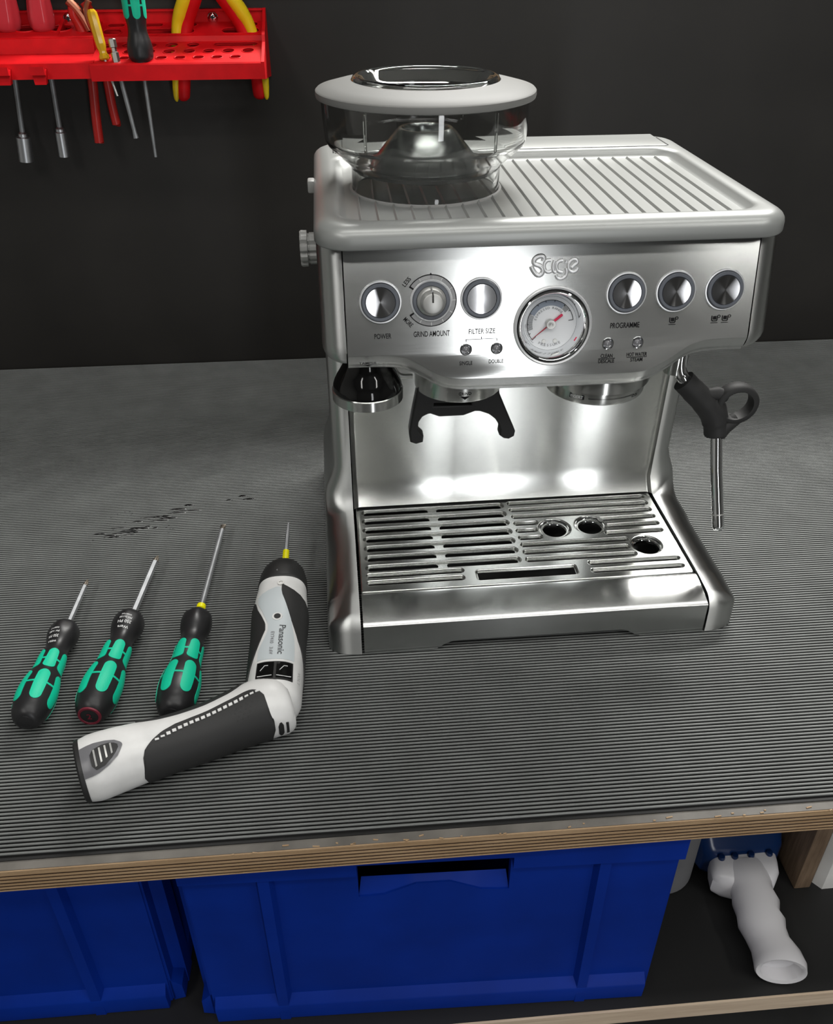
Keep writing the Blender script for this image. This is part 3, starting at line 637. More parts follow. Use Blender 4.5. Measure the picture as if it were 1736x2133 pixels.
# ================================================================ screwdrivers on the mat
HPROF=[(0,.0),(.0002,.0060),(.0010,.0086),(.004,.0114),(.010,.0138),(.018,.0156),(.027,.0163),(.036,.0159),(.045,.0145),(.053,.0128),(.060,.0120),(.068,.0119),(.076,.0113),(.082,.0102),(.087,.0100),(.092,.0107),(.098,.0124),(.104,.0135),(.109,.0134),(.114,.0125),(.1172,.0098),(.118,.0070),(.118,.0)]
def hrad(u,th,sc=1.):
    r=sinterp(HPROF[1:-2],u/sc)*sc
    uu=u/sc
    if .098<uu<.118: r*=1-.05*max(0,min(1,(uu-.098)/.008))*(.5-.5*cos(6*th))      # six-sided anti-roll collar
    elif .012<uu<.09: r*=1-.025*(.5+.5*cos(6*(th)))
    return r
def handle_parts(F,sc,th0,root,butt=None,texts=None,par=True):
    """F: frame, x along the tool from butt to tip, y sideways, z up"""
    def S(u,th,off=0.):
        r=hrad(u,th-th0,sc)+off; return F@V((u,r*sin(th),r*cos(th)))
    us=[i*.118*sc/58 for i in range(59)]; n=48
    us=[.0002*sc,.0008*sc]+us[1:-1]+[.1172*sc,.1179*sc]
    rings=[[S(u,2*pi*j/n) for j in range(n)] for u in us]
    h=put('handle',mesh(*loft(rings),ang=50),HANDBK,root)
    def rounded(u0,u1,w0,w1,e=.006,k=8):
        tab=[]
        for i in range(k+1):
            a=pi/2*i/k; tab.append((u0+e*(1-cos(a))*.9,(w0*sin(a))))
        for i in range(1,7): t=i/7; tab.append((u0+e*.9+(u1-u0-e*1.8)*t,w0+(w1-w0)*t))
        for i in range(k+1):
            a=pi/2*i/k; tab.append((u1-e*.9+e*.9*sin(a),w1*cos(a)))
        return tab
    for k in range(6):
        c=th0+pi/6+k*pi/3
        for (u0,u1,w0,w1) in ((.0135,.0480,.30,.33),(.0525,.0765,.42,.36)):
            tab=[(u*sc,c-max(.02,wd),c+max(.02,wd)) for u,wd in rounded(u0,u1,w0,w1,.006 if u0<.03 else .005)]
            if u0>.03: tab=[(u+.0022*sc*0,a,b) for u,a,b in tab]
            p=put('grip_pad',mesh(*strip(S,tab,6,.00035)),GREEN,h,None,'turquoise-green soft pad' if k==0 else None)
        for u in (.032,.064):
            put('pad_bridge',mesh(*strip(S,[((u-.0009)*sc,c+.2,c+pi/3-.2),((u+.0009)*sc,c+.2,c+pi/3-.2)],6,.0003)),GREEN,h)
    if butt:
        put('butt_ring',mesh(*lathe([(.0090*sc,.0004),(.0086*sc,-.0008),(.0070*sc,-.0008),(.0066*sc,.0004)],36,F@fr((0.0008*sc,0,0),(0,1,0),(0,0,1)))),mat('maroon_mark',(.16,.015,.03),.5),h,None,'dark red ring round the number 2')
        Bm=F@fr((-.0002,0,0),(0,1,0),(0,0,1))
        Bm=F@Matrix.Translation((-.0001*sc,0,0))@Matrix(((0,0,-1),(1,0,0),(0,-1,0))).transposed().to_4x4()
        Bm=F@fr((-.0001,0,0),(0,-1,0),(0,0,1))
        put('butt_number',xform(text2d('2',None,.0055,.02),lambda c:Bm@V((c.x,c.y,0))),mat('maroon_mark',(.16,.015,.03),.5),h)
    else:
        put('butt_ring',mesh(*lathe([(.0068*sc,.0004),(.0064*sc,-.0004),(.0058*sc,-.0004),(.0054*sc,.0004)],36,F@fr((.0006*sc,0,0),(0,1,0),(0,0,1)))),HANDBK,h)
    if texts:
        ms=[]
        for s,u,th,wd,hh,rot in texts:
            t=text2d(s,wd,hh,.01)
            def f(c,u=u,th=th):
                # reading direction runs round the handle, upside down to someone at the butt
                return S(u-c.y,th+c.x/.0125,.00012)
            ms.append(xform(t,f))
        put('lettering',mergeme(ms),WPRINT,h)
    return h
def shaft(F,u0,u1,r,root,kind,tipl=.010,band=None):
    pts=[(u0-.004,r),(u1-tipl,r)]
    vs,fs=loft([[F@V((u,rr*cos(2*pi*j/6+.3),rr*sin(2*pi*j/6+.3))) for j in range(6)] if kind!='flat' else [F@V((u,rr*cos(2*pi*j/16),rr*sin(2*pi*j/16))) for j in range(16)] for u,rr in pts])
    s=put('shaft',mesh(vs,fs,30),DARKMET,root)
    if kind=='flat':
        rings=[]
        for u,a,b in ((u1-tipl,r,r),(u1-tipl*.6,r,r*.7),(u1-tipl*.2,r*1.0,r*.3),(u1,r*1.0,r*.22)):
            rings.append([F@V((u,a*cos(2*pi*j/16),b*sin(2*pi*j/16))) for j in range(16)])
    else:
        rings=[]
        for u,a in ((u1-tipl,1.),(u1-tipl*.62,.95),(u1-tipl*.3,.62),(u1,.28)):
            q=[]
            for j in range(16):
                th=2*pi*j/16; f=1. if u<u1-tipl*.9 else (.55+.45*abs(cos(2*th))**.6)
                q.append(F@V((u,r*a*f*cos(th),r*a*f*sin(th))))
            rings.append(q)
    put('tip',mesh(*loft(rings),ang=30),mat('tip_steel',(.33,.29,.24),.4,1),s,None,'worn brownish tip')
    if band:
        put('band',mesh(*lathe([(r*1.02,0),(r*1.5,.0006),(r*1.5,band-.0006),(r*1.02,band)],24,F@fr((u0+.0075,0,0),(0,1,0),(0,0,1)))),YELB,s,None,'yellow marker band')
def toolframe(A,B):
    A=V(A);B=V(B); X=(B-A).normalized(); Y=V((0,0,1)).cross(X).normalized(); return fr(A,X,Y), (B-A).length
def driver(A,B,label,sc,r,kind,th0,band=None,butt=None,texts=None):
    F,L=toolframe(A,B); root=thing('screwdriver',(A[0],A[1],.0032),label,'screwdriver','screwdrivers laid side by side on the mat')
    handle_parts(F,sc,th0,root,butt,texts); shaft(F,.118*sc,L,r,root,kind,band=band)
    return root
driver((-.4077,-.1016,.0198),(-.3998,.0777,.0150),'green and black screwdriver, shortest and leftmost of the three lying on the mat',.95,.0024,'cross',R(8),texts=[('WERA',.083,.25,.0095,.0022,0),('350 PH',.0885,.25,.0105,.0026,0),('PH 1x80',.0930,.25,.0095,.0018,0),('008710',.0965,.25,.0075,.0015,0)])
driver((-.3605,-.1005,.0201),(-.3402,.1074,.0158),'green and black screwdriver with a dark red ring on its butt end, on the mat',1.0,.0030,'cross',R(4),butt=1,texts=[('Wera',.0925,-.12,.0105,.0028,0),('350 PH',.0980,-.12,.0115,.0030,0),('PH 2x100',.1025,-.12,.0100,.0020,0),('008720',.1060,-.12,.0080,.0017,0)])
driver((-.2981,-.1052,.0201),(-.2816,.1541,.0158),'green and black screwdriver with a yellow band on its long shaft, behind the power screwdriver',1.0,.0027,'flat',R(-6),band=.0062)

# ================================================================ cordless power screwdriver
dr=thing('power_screwdriver',(-.2300,-.1050,.0032),'white and black cordless power screwdriver with a bent grip, lying on the mat','power tool')
DF=fr((-.2206,-.1050,.0248),(.036,1,.088),V((0,0,1)).cross(V((.036,1,.088))))
BW=[(-.0075,.0170),(-.005,.0195),(.0,.0212),(.02,.0217),(.042,.0218),(.060,.0217),(.075,.0225),(.091,.0230),(.104,.0222),(.115,.0210),(.128,.0206),(.134,.0203)]
def DS(u,th,off=0.,e=2.4):
    hw=interp(BW,u)+off; hh=hw*.98; c,s=cos(th),sin(th)
    k=(abs(c)**e+abs(s)**e)**(-1/e)
    return DF@V((u,-hw*k*s,hh*k*c))       # th>0 is the right-hand side
n=56
us=[-.0075,-.0065,-.005]+[.1225*i/40 for i in range(41)]
body=put('body',mesh(*loft([[DS(u,2*pi*j/n) for j in range(n)] for u in us]),ang=50),WHITEP,dr,None,'white two-part housing')
NZ=[(.1195,.0196),(.1215,.0214),(.1250,.0213),(.134,.0206),(.143,.0184),(.150,.0145),(.1540,.0105),(.1560,.0080),(.1565,.0040),(.1562,.0036)]
def NS(u,r,th,e):
    c,s_=cos(th),sin(th); k=(abs(c)**e+abs(s_)**e)**(-1/e); return DF@V((u,-r*k*s_,r*k*c))
nr=[[NS(u,r,2*pi*j/n,2.4-.4*i/(len(NZ)-1)) for j in range(n)] for i,(u,r) in enumerate(NZ)]
put('nose',mesh(*loft(nr),ang=50),SOFTBK,dr,None,'rounded black torque collar')
wm=[]
for a,s in ((-34,'5'),(-10,'4'),(16,'3')):
    wm.append(xform(text2d(s,None,.0030,.01),lambda c,a=a:DF@V((.1275+c.y,-(.02125)*sin(R(a)+c.x/.021),.02125*cos(R(a)+c.x/.021)))))
put('torque_marks',mergeme(wm),GPRINT,body)
def dstrip(name,tab,m,off,nv=14,label=None,parent=body,nu=None):
    tab=sorted((y+.105,R(a),R(b)) for y,a,b in tab); return put(name,mesh(*strip(DS,tab,nv,off,nu or 30),ang=50),m,parent,None,label)
dstrip('side_grip',[(.0035,6,9),(-.001,5,24),(-.0085,8,60),(-.0172,15,100),(-.0343,28,130),(-.056,50,132),(-.0700,74,132),(-.0800,95,130),(-.086,110,125)],RUBBER,.0010,label='black rubber panel on the right flank')
dstrip('side_grip',[(-.0120,-58,-52),(-.016,-72,-48),(-.022,-110,-43),(-.030,-120,-33),(-.0400,-125,-23),(-.0470,-125,-22),(-.0547,-125,-28),(-.0709,-125,-41),(-.0887,-125,-57),(-.102,-120,-70),(-.108,-110,-85)],RUBBER,.0010,label='black rubber panel on the left flank')
dstrip('name_plate',[(.0010,-6,2),(-.006,-46,7),(-.0150,-43,14),(-.026,-31,23),(-.0415,-17,33),(-.0480,-16,36),(-.0569,-22,40),(-.0675,-32,42),(-.0790,-33,43)],LABELG,.0004,label='pale blue-grey name plate')
for tab in ([(-.0830,-28,3),(-.0972,-30,3)],[(-.0830,8,37),(-.0972,8,39)]): 
    b=dstrip('rocker_switch',tab,GLOSSBK,.0013,8,'black forward and reverse switch')
dstrip('switch_frame',[(-.0815,-32,41),(-.0990,-34,43)],SOFTBK,.0004)
def dtxt(s,y,x0,wd,h):   # reads along the tool, towards the grip
    t=text2d(s,wd,h,.012)
    return xform(t,lambda c:DS(.105+y-c.x,asin(max(-1,min(1,(x0+c.y)/.0218))),.0007))
put('lettering',mergeme([dtxt('Panasonic',-.0590,.0052,.0310,.0048)]),mat('dark_print',(.07,.075,.08),.5),body)
put('lettering',mergeme([dtxt('EY7410   3.6V',-.0625,-.0020,.0240,.0028)]),GPRINT,body)
put('lettering',mergeme([xform(text2d('VOLT',.0120,.0030,.0),lambda c:DS(.105-.0925-c.x,R(58)+c.y/.022,.0006))]),mat('faint_print',(.42,.42,.42),.5),body)
wl=[]
for y0_,th0_,sg in ((-.0895,-14,1),(-.0895,22,1)):
    wl.append([DS(.105+y0_+a,R(th0_)+b/.022,.0020) for a,b in ((-.0018,-.003),(.0026,.000),(.0026,.0025))])
    wl.append([DS(.105-.0962,R(th0_)+b/.022,.0019) for b in (-.0050,.0055)])
put('switch_marks',mesh(*join([tube(q,.00028,6) for q in wl])),WPRINT,body)
DOT=lambda y,x:DS(.105+y,asin(x/.022),.0006)
def disc(name,y,x,r,m):
    c=DOT(y,x); nrm=(DS(.105+y,asin(x/.022),.002)-DS(.105+y,asin(x/.022),0)).normalized(); F=fr(c,V((1,0,0)),nrm.cross(V((1,0,0))))
    return put(name,mesh(*lathe([(r,-.0006),(r,.0002),(0,.0002)],24,F)),m,body)
disc('sight_rim',-.0343,.0006,.0042,WHITEP); 
c=DOT(-.0343,.0006)
put('sight_hole',mesh(*lathe([(.0027,.0),(.0027,.0006),(0,.0006)],24,fr(c,V((1,0,0)),V((0,1,.088))))),SOFTBK,body)
put('case_screw',mesh(*lathe([(.0026,.0),(.0026,.0006),(.0018,.0006),(.0018,.0001),(0,.0001)],20,fr(DOT(.0055,.0010),V((1,0,0)),V((0,1,.088))))),SATIN,body)
# bit
BF=DF@Matrix.Translation((.156,0,0))
put('bit',mesh(*tube([BF@V((a,0,0)) for a in (-.004,.040,.052,.0600)],[.0022,.0021,.0016,.0009],6)),DARKMET,dr,None,'slim steel driver bit')
put('bit_band',mesh(*lathe([(.0021,.0),(.0030,.0004),(.0030,.0186),(.0021,.0190)],20,BF@fr((.0005,0,0),(0,1,0),(0,0,1)))),YELB,dr,None,'yellow marker band')
# grip
HCN=[(V((-.3505,-.1572)),.0212),(V((-.344,-.155)),.0226),(V((-.331,-.1502)),.0222),(V((-.3178,-.1458)),.0212),(V((-.2956,-.1392)),.0194),(V((-.27,-.1300)),.0194),(V((-.248,-.1195)),.0206),(V((-.2324,-.1120)),.0222),(V((-.2200,-.1085)),.0222),(V((-.2125,-.1080)),.0205),(V((-.2085,-.1080)),.0170)]
HL=[0.]
for a,b in zip(HCN,HCN[1:]): HL.append(HL[-1]+(b[0]-a[0]).length)
HT=HL[-1]
def HS(u,th,off=0.,e=2.3):
    cx=sinterp([(l,h[0].x) for l,h in zip(HL,HCN)],u); cy=sinterp([(l,h[0].y) for l,h in zip(HL,HCN)],u); r=sinterp([(l,h[1]) for l,h in zip(HL,HCN)],u)+off
    d=V((.134,.045,0)).normalized(); s_=V((-d.y,d.x,0)); c,s=cos(th),sin(th); k=(abs(c)**e+abs(s)**e)**(-1/e)
    tilt=.004*(u/HT)
    return V((cx,cy,.0255))+s_*(r*k*s)+V((0,0,r*k*c))
us=[HT*i/50 for i in range(51)]
grip_=put('grip_housing',mesh(*loft([[HS(u,2*pi*j/n) for j in range(n)] for u in us]),ang=55),WHITEP,dr,None,'white grip shell')
# black rubber inlay below the white stripe; th<0 faces the viewer
tab=[(.0375,-100,-98),(.0385,-140,-62),(.042,-150,-40),(.048,-155,-26),(.056,-155,-13),(.066,-155,-4),(.078,-155,-1),(.090,-155,0),(.100,-155,2),(.110,-155,3),(.1175,-150,4),(.1225,-147,3),(.1260,-143,0),(.1290,-138,-6),(.1310,-132,-14),(.1325,-125,-24),(.1334,-116,-36),(.1338,-106,-50),(.1340,-92,-70)]
def hstrip(name,tab,m,off,nv=16,label=None,nu=44): return put(name,mesh(*strip(HS,[(u,R(a),R(b)) for u,a,b in tab],nv,off,nu),ang=55),m,grip_,None,label)
hstrip('grip_rubber',tab,RUBBER,.0010,label='dark rubber grip inlay')
hstrip('back_rubber',[(.040,42,46),(.045,36,100),(.055,31,130),(.070,27,140),(.090,25,140),(.108,27,130),(.116,33,100),(.120,42,50)],RUBBER,.0010,label='dark rubber back strip')
for k in range(19):
    u=.0515+.0765*k/18; th=-24+ (13*(k/8) if k<8 else 13)
    if k<8: th=-27+14*sin(pi/2*k/8)
    else: th=-13+ (k-8)*.55
    sw=3.2 if 1<k<16 else 1.8
    hstrip('white_dash',[(u-.0014,th-sw,th+sw),(u+.0014,th-sw,th+sw)],WHITEP,.0016,4,None,2)
dim=[]
for k in range(4):
    for j in range(4-k//2):
        u=.1225-.0042*j-.002*k; th=R(-24-7.5*k); c=HS(u,th,.0010); dim.append(lathe([(.0007,0),(.0007,.00015),(0,.00015)],8,fr(c,V((.948,.318,0)),V((-.318,.948,0))*cos(-th)-V((0,0,1))*sin(th))))
o=put('dimples',mesh(*join(dim)),DARKIN,grip_); o['kind']='stuff'
# battery end and its latch
put('battery_end',mesh(*loft([[HS(u,2*pi*j/n,o_)+V((-.0040,-.0013,0))*k for j in range(n)] for u,o_,k in ((.0015,.0004,.1),(.0,.0005,.2),(.0,.0003,.6),(.0,-.002,.9))]),ang=40),SOFTBK,dr,None,'black battery end')
hstrip('latch_frame',[(.0005,-58,-2),(.010,-54,0),(.018,-46,-2),(.024,-36,-6),(.0275,-24,-13),(.0285,-19,-17)],mat('latch_grey',(.16,.16,.17),.3),.0010,12,'grey battery latch')
hstrip('latch_button',[(.0065,-40,-22),(.009,-48,-14),(.015,-45,-10),(.020,-37,-10),(.0235,-29,-13),(.0255,-22,-17)],SOFTBK,.0016,10)
for k in range(4):
    u=.0095+.0038*k; hstrip('latch_rib',[(u-.0006,-43+4*k,-16+k),(u+.0006,-42+4*k,-16+k)],SATIN if k in(1,2) else GREYP,.0026,6,None,2)
# yoke slots
hstrip('yoke_slot',[(.1365,-108,-88),(.1378,-116,-80),(.1392,-116,-79),(.1405,-108,-86)],SOFTBK,.0007,8)
hstrip('yoke_slot',[(.1425,-112,-82),(.1445,-112,-82)],SOFTBK,.0007,8)

# ================================================================ red tool rack on the wall
RZ=Matrix.Translation((0,.5822,0))@BM      # local: x along the wall, -y out of it
def rk(x,o_,z): return RZ@V((x,-o_,z))
rack=thing('tool_rack',(-.35,.585,.38),'red plastic tool rack with rows of holes screwed to the black wall','tool rack')
def rp(name,vf,m=REDP,parent=rack,label=None,ang=35):
    me=vf if isinstance(vf,bpy.types.Mesh) else mesh(*vf,ang=ang); return put(name,me,m,parent,None,label)
def slab(name,prof_lo,x0,x1,b=.0008):
    """closed outline in (out,z) stretched along x"""
    return rp(name,loft([[rk(x,o_,z) for o_,z in prof_lo] for x in (x0,x1)]),ang=30)
XL,XM,XR=-.80,-.404,-.2205
slab('back_plate',[(.0005,.376),(.0005,.4375),(.0035,.4375),(.0050,.4360),(.0050,.376)],XL,XR)
slab('top_lip',[(.005,.4352),(.005,.4375),(.0075,.4372),(.0075,.4355)],XL,XR)
def tier(name,x0,x1,oa,za,ob,zb,loops,th=.0012):
    """sloping shelf with holes: 2D outline in (x, distance down the slope)"""
    d=V((0,-(ob-oa),zb-za)); Ld=d.length; d.normalize(); nrm=V((0,-d.z*-1,0)); 
    n_=V((1,0,0)).cross(d); n_=n_ if n_.z>0 else -n_
    f=fill2d([[(x0,0),(x1,0),(x1,Ld),(x0,Ld)]]+loops,th,.0)
    xform(f,lambda c:RZ@(V((c.x,-oa,za))+d*c.y+n_*c.z)); fin(f,30); return rp(name,f)
# right-hand unit: two slots rows above, small holes below
big=[stad(a,b_,.0075,.0048) for a,b_ in ((-.3970,-.3770),(-.3560,-.3340),(-.3240,-.2960),(-.2520,-.2270))]
big+=[stad(a,b_,.0225,.0066) for a,b_ in ((-.4000,-.3790),(-.3560,-.2980),(-.2680,-.2250))]
tier('upper_tier',XM,XR,.004,.4235,.0345,.4126,big)
rim=[]
for lp in big:
    q=[(x,y) for x,y in lp]; cx=sum(a for a,b in q)/len(q); cy=sum(b for a,b in q)/len(q)
dd_=V((0,-(.0345-.004),.4126-.4235)).normalized(); nn_=V((0,dd_.z,-dd_.y)); nn_=nn_ if nn_.z>0 else -nn_
for lp in big: 
    rp('hole_lip',tube([RZ@(V((x,-.004,.4235))+dd_*y+nn_*.0012) for x,y in lp+lp[:2]],.0009,6,False))
slab('step',[(.0335,.4135),(.0352,.4132),(.0375,.4070),(.0350,.4062)],XM,XR)
small=[circ(-.3935+.0237*k,.0110,.0074,22) for k in range(5)]+[stad(-.276,-.2265,.0110,.0060)]
small+=[circ(-.3880+.0216*k,.0295,.0068,20) for k in range(8)]
small+=[stad(-.3955+.0200*k,-.3835+.0200*k,.0480,.0046) for k in range(8)]
tier('lower_tier',XM,XR,.0365,.4068,.0978,.3925,small)
d2=V((0,-(.0978-.0365),.3925-.4068)).normalized(); n2=V((0,d2.z,-d2.y)); n2=n2 if n2.z>0 else -n2
for lp in small:
    rp('hole_lip',tube([RZ@(V((x,-.0365,.4068))+d2*y+n2*.0012) for x,y in lp+lp[:2]],.0007,6,False))
slab('front_lip',[(.0965,.3945),(.0985,.3940),(.1000,.3925),(.1005,.3772),(.0975,.3772),(.0965,.3915)],XM,XR)
# left-hand unit: deep box with large holes
bigl=[circ(-.792+.0385*k,.020,.0125,28) for k in range(10)]
tier('upper_tier',XL,XM-.001,.004,.4235,.0560,.4140,bigl)
dd_=V((0,-(.0560-.004),.4140-.4235)).normalized(); nn_=V((0,dd_.z,-dd_.y)); nn_=nn_ if nn_.z>0 else -nn_
for lp in bigl: rp('hole_lip',tube([RZ@(V((x,-.004,.4235))+dd_*y+nn_*.0012) for x,y in lp+lp[:2]],.0010,6,False))
slab('box_front',[(.0550,.4150),(.0575,.4140),(.0600,.3985),(.0570,.3985)],XL,XM-.001)
slab('ledge',[(.0590,.4000),(.0940,.3958),(.0960,.3945),(.0975,.3795),(.0945,.3795),(.0930,.3935),(.0590,.3975)],XL,XM+.004)
slab('rack_divider',[(.004,.4280),(.0300,.4205),(.0560,.4150),(.0560,.3990),(.004,.3990)],-.4065,-.4030)
slab('rack_divider',[(.004,.4300),(.0300,.4215),(.0560,.4150),(.0560,.3990),(.004,.3990)],-.4475,-.4440)
slab('end_plate',[(.0005,.3665),(.0005,.4378),(.0080,.4378),(.0300,.4235),(.0560,.4160),(.0600,.4090),(.1003,.3940),(.1006,.3770),(.050,.3720)],XR-.0005,XR+.0028)
for x in (-.4945,-.4572):
    hk=rp('hook',join([[ [rk(a,b,c) for a,b,c in ((x-.0075,.0970,.3900),(x+.0075,.0970,.3900),(x+.0075,.1035,.3885),(x-.0075,.1035,.3885),(x-.0060,.0970,.3760),(x+.0060,.0970,.3760),(x+.0060,.1045,.3752),(x-.0060,.1045,.3752))],[(0,1,2,3),(4,7,6,5),(0,4,5,1),(1,5,6,2),(2,6,7,3),(3,7,4,0)]],[[rk(a,b,c) for a,b,c in ((x-.0075,.1030,.3895),(x+.0075,.1030,.3895),(x+.0075,.1080,.3930),(x-.0075,.1080,.3930),(x-.0075,.1030,.3845),(x+.0075,.1030,.3845),(x+.0075,.1085,.3850),(x-.0075,.1085,.3850))],[(0,1,2,3),(4,7,6,5),(0,4,5,1),(1,5,6,2),(2,6,7,3),(3,7,4,0)]]]),ang=20)
for x in (-.4400,-.2785):
    M=RZ@Matrix.Translation((x,-.0050,.4290))
    sc1=put('screw',mesh(*lathe([(.0060,.0),(.0060,.0010),(.0045,.0026),(.0018,.0032),(.0016,.0022),(0,.0020)],28,M@Matrix.Rotation(R(90),4,'X'))),CHROME,rack)
    put('screw_slot',mesh(*join([box(-.0028,.0028,-.0034,-.0026,-.0005,.0005,M),box(-.0005,.0005,-.0034,-.0026,-.0028,.0028,M)])),DARKIN,sc1)
# ---------------------------------------------------------------- tools in the rack
UP=nn_
def rtool(name,x,o_,z,label,cat,group=None):
    p=rk(x,o_,z); return thing(name,p,label,cat,group)
def taxis(x,o_,z,lean=0.,side=0.):
    """frame standing in a hole: local z up the tool"""
    A=V((side,lean,1)).normalized(); X=V((1,0,0)); return Matrix.Translation(rk(x,o_,z))@BM@Matrix((X-A*A.x,A.cross(X-A*A.x),A)).transposed().to_4x4()
def nut_driver(x,sock,ln,label,hr,lean):
    root=rtool('nut_driver',x,.030,.418,label,'nut driver','nut drivers in the left of the red rack'); F=taxis(x,.027,.419,0,lean)
    n=48; rings=[]
    for z,r in ((-.002,.006),(.0005,.0105),(.004,.0128),(.012,.0138),(.022,.0132),(.032,.0120),(.042,.0116),(.056,.0124),(.075,.0135),(.090,.0130),(.096,.010)):
        rings.append([F@V(((r*hr*(1+.05*cos(6*2*pi*j/n)*(1 if z>.003 else 0)))*cos(2*pi*j/n),(r*hr*(1+.05*cos(6*2*pi*j/n)*(1 if z>.003 else 0)))*sin(2*pi*j/n),z)) for j in range(n)])
    put('handle',mesh(*loft(rings),ang=60),REDC,root)
    put('shaft',mesh(*tube([F@V((0,0,a)) for a in (0,-ln)],.0030,14)),DARKMET,root)
    put('socket',mesh(*lathe([(.0032,-ln+.003),(.0050,-ln+.001),(.0052,-ln-.002),(sock,-ln-.003),(sock*1.02,-ln-.030),(sock*.8,-ln-.030),(sock*.75,-ln-.024),(0,-ln-.024)],28,F),ang=30),mat('socket_steel',(.55,.56,.58),.38,1),root)
nut_driver(-.5030,.0082,.108,'red-handled nut driver with the wider socket, leftmost in the red rack',1.08,.10)
nut_driver(-.4645,.0062,.103,'red-handled nut driver with the narrower socket, beside the chrome rack screw',1.0,.05)
# orange-red pliers
pl=rtool('pliers',-.415,.035,.418,'red-handled pliers hanging head up behind the yellow tester in the rack','pliers')
put('leg',mesh(*tube(smoothpath([rk(*q) for q in ((-.4240,.034,.447),(-.4265,.034,.436),(-.4225,.032,.424),(-.4180,.034,.405),(-.4190,.036,.372),(-.4225,.038,.330),(-.4240,.038,.306),(-.4240,.038,.304))],5),.0054,14)),ORANGE,pl)
put('leg',mesh(*tube(smoothpath([rk(*q) for q in ((-.4130,.032,.447),(-.4080,.032,.436),(-.4105,.030,.424),(-.4050,.032,.405),(-.4030,.034,.372),(-.4025,.035,.345),(-.4010,.036,.325),(-.4008,.036,.323))],5),.0050,14)),ORANGE,pl)
put('jaw',mesh(*tube(smoothpath([rk(*q) for q in ((-.4290,.036,.449),(-.4210,.036,.440),(-.4150,.036,.430),(-.4110,.036,.420))],5),[.0048]*16,10)),mat('copper_metal',(.55,.22,.14),.35,1),pl,None,'coppery joint')
put('jaw',mesh(*tube(smoothpath([rk(*q) for q in ((-.4060,.040,.449),(-.4100,.040,.440),(-.4090,.040,.428),(-.4060,.038,.416))],5),[.0036]*16,10)),mat('copper_metal',(.55,.22,.14),.35,1),pl)
# yellow tester
yt=rtool('voltage_tester',-.399,.092,.396,'small clear yellow tester screwdriver leaning in the front of the red rack','screwdriver')
A=rk(-.3885,.0900,.3965); B=rk(-.3965,.0780,.4430); ax=(B-A).normalized()
F=fr(A,V((1,0,0))-ax*ax.x,ax.cross(V((1,0,0))))
L_=(B-A).length
put('handle',mesh(*loft([[F@V((r*cos(2*pi*j/8),r*sin(2*pi*j/8),z)) for j in range(8)] for z,r in ((0,.0036),(.001,.0052),(.004,.0056),(.006,.0042),(.009,.0040),(.012,.0050),(.016,.0054),(L_-.008,.0058),(L_-.003,.0054),(L_,.0035))]),ang=25),YELC,yt)
put('lamp_tube',mesh(*tube([F@V((0,0,.012)),F@V((0,0,L_-.012))],.0019,8)),mat('amber_core',(.45,.20,.01),.3),yt)
put('blade',mesh(*tube([F@V((0,0,.002)),F@V((.0005,.002,-.018)),F@V((.002,.003,-.036))],[.0016,.0014,.0011],8)),SATIN,yt)
# hex bit blade
hb=rtool('hex_bit',-.3885,.091,.396,'grey steel hex-shank bit blade standing beside the yellow tester','bit')
A=rk(-.3765,.0905,.3945); B=rk(-.3785,.0860,.4160); ax=(B-A).normalized(); F=fr(A,V((1,0,0))-ax*ax.x,ax.cross(V((1,0,0))))
def hexa(z,r): return [F@V((r*cos(pi/3*j),r*sin(pi/3*j),z)) for j in range(6)]
put('shank',mesh(*loft([hexa(z,r) for z,r in ((-.003,.0042),(.0090,.0042),(.0096,.0030),(.0135,.0030),(.0140,.0042),(.0215,.0042),(.0225,.0034))]),ang=20),mat('bit_grey',(.42,.41,.38),.4,1),hb)
put('blade',mesh(*tube([F@V((0,0,-.002)),F@V((0,.006,-.030)),F@V((0.0008,.0115,-.0680)),F@V((.0008,.0128,-.0760))],[.0026,.0025,.0022,.0030],8)),DARKMET,hb)
# green and black screwdriver standing in the rack
A=rk(-.3500,.0880,.3955); top_=rk(-.3495,.0850,.4600); ax=(A-top_).normalized(); Lh=.092
S0=A-ax*.1160; gs=thing('screwdriver',A,'green and black screwdriver standing upright in the red rack','screwdriver')
F=fr(S0,ax,V((1,0,0))); F=fr(S0,ax,F.to_3x3()@V((0,0,-1)))
F=fr(S0,ax,V((0,0,1)).cross(ax))
handle_parts(F,1.0,R(178),gs,None,[('338',.0930,2.95,.0075,.0022,0),('1.0x5.5',.0980,2.95,.0110,.0020,0),('WERA',.0885,2.95,.0090,.0016,0)])
put('shaft',mesh(*tube([A-ax*.004,A+ax*.030,A+ax*.072,A+ax*.0985],[.0024,.0022,.0020,.0017],12)),DARKMET,gs)
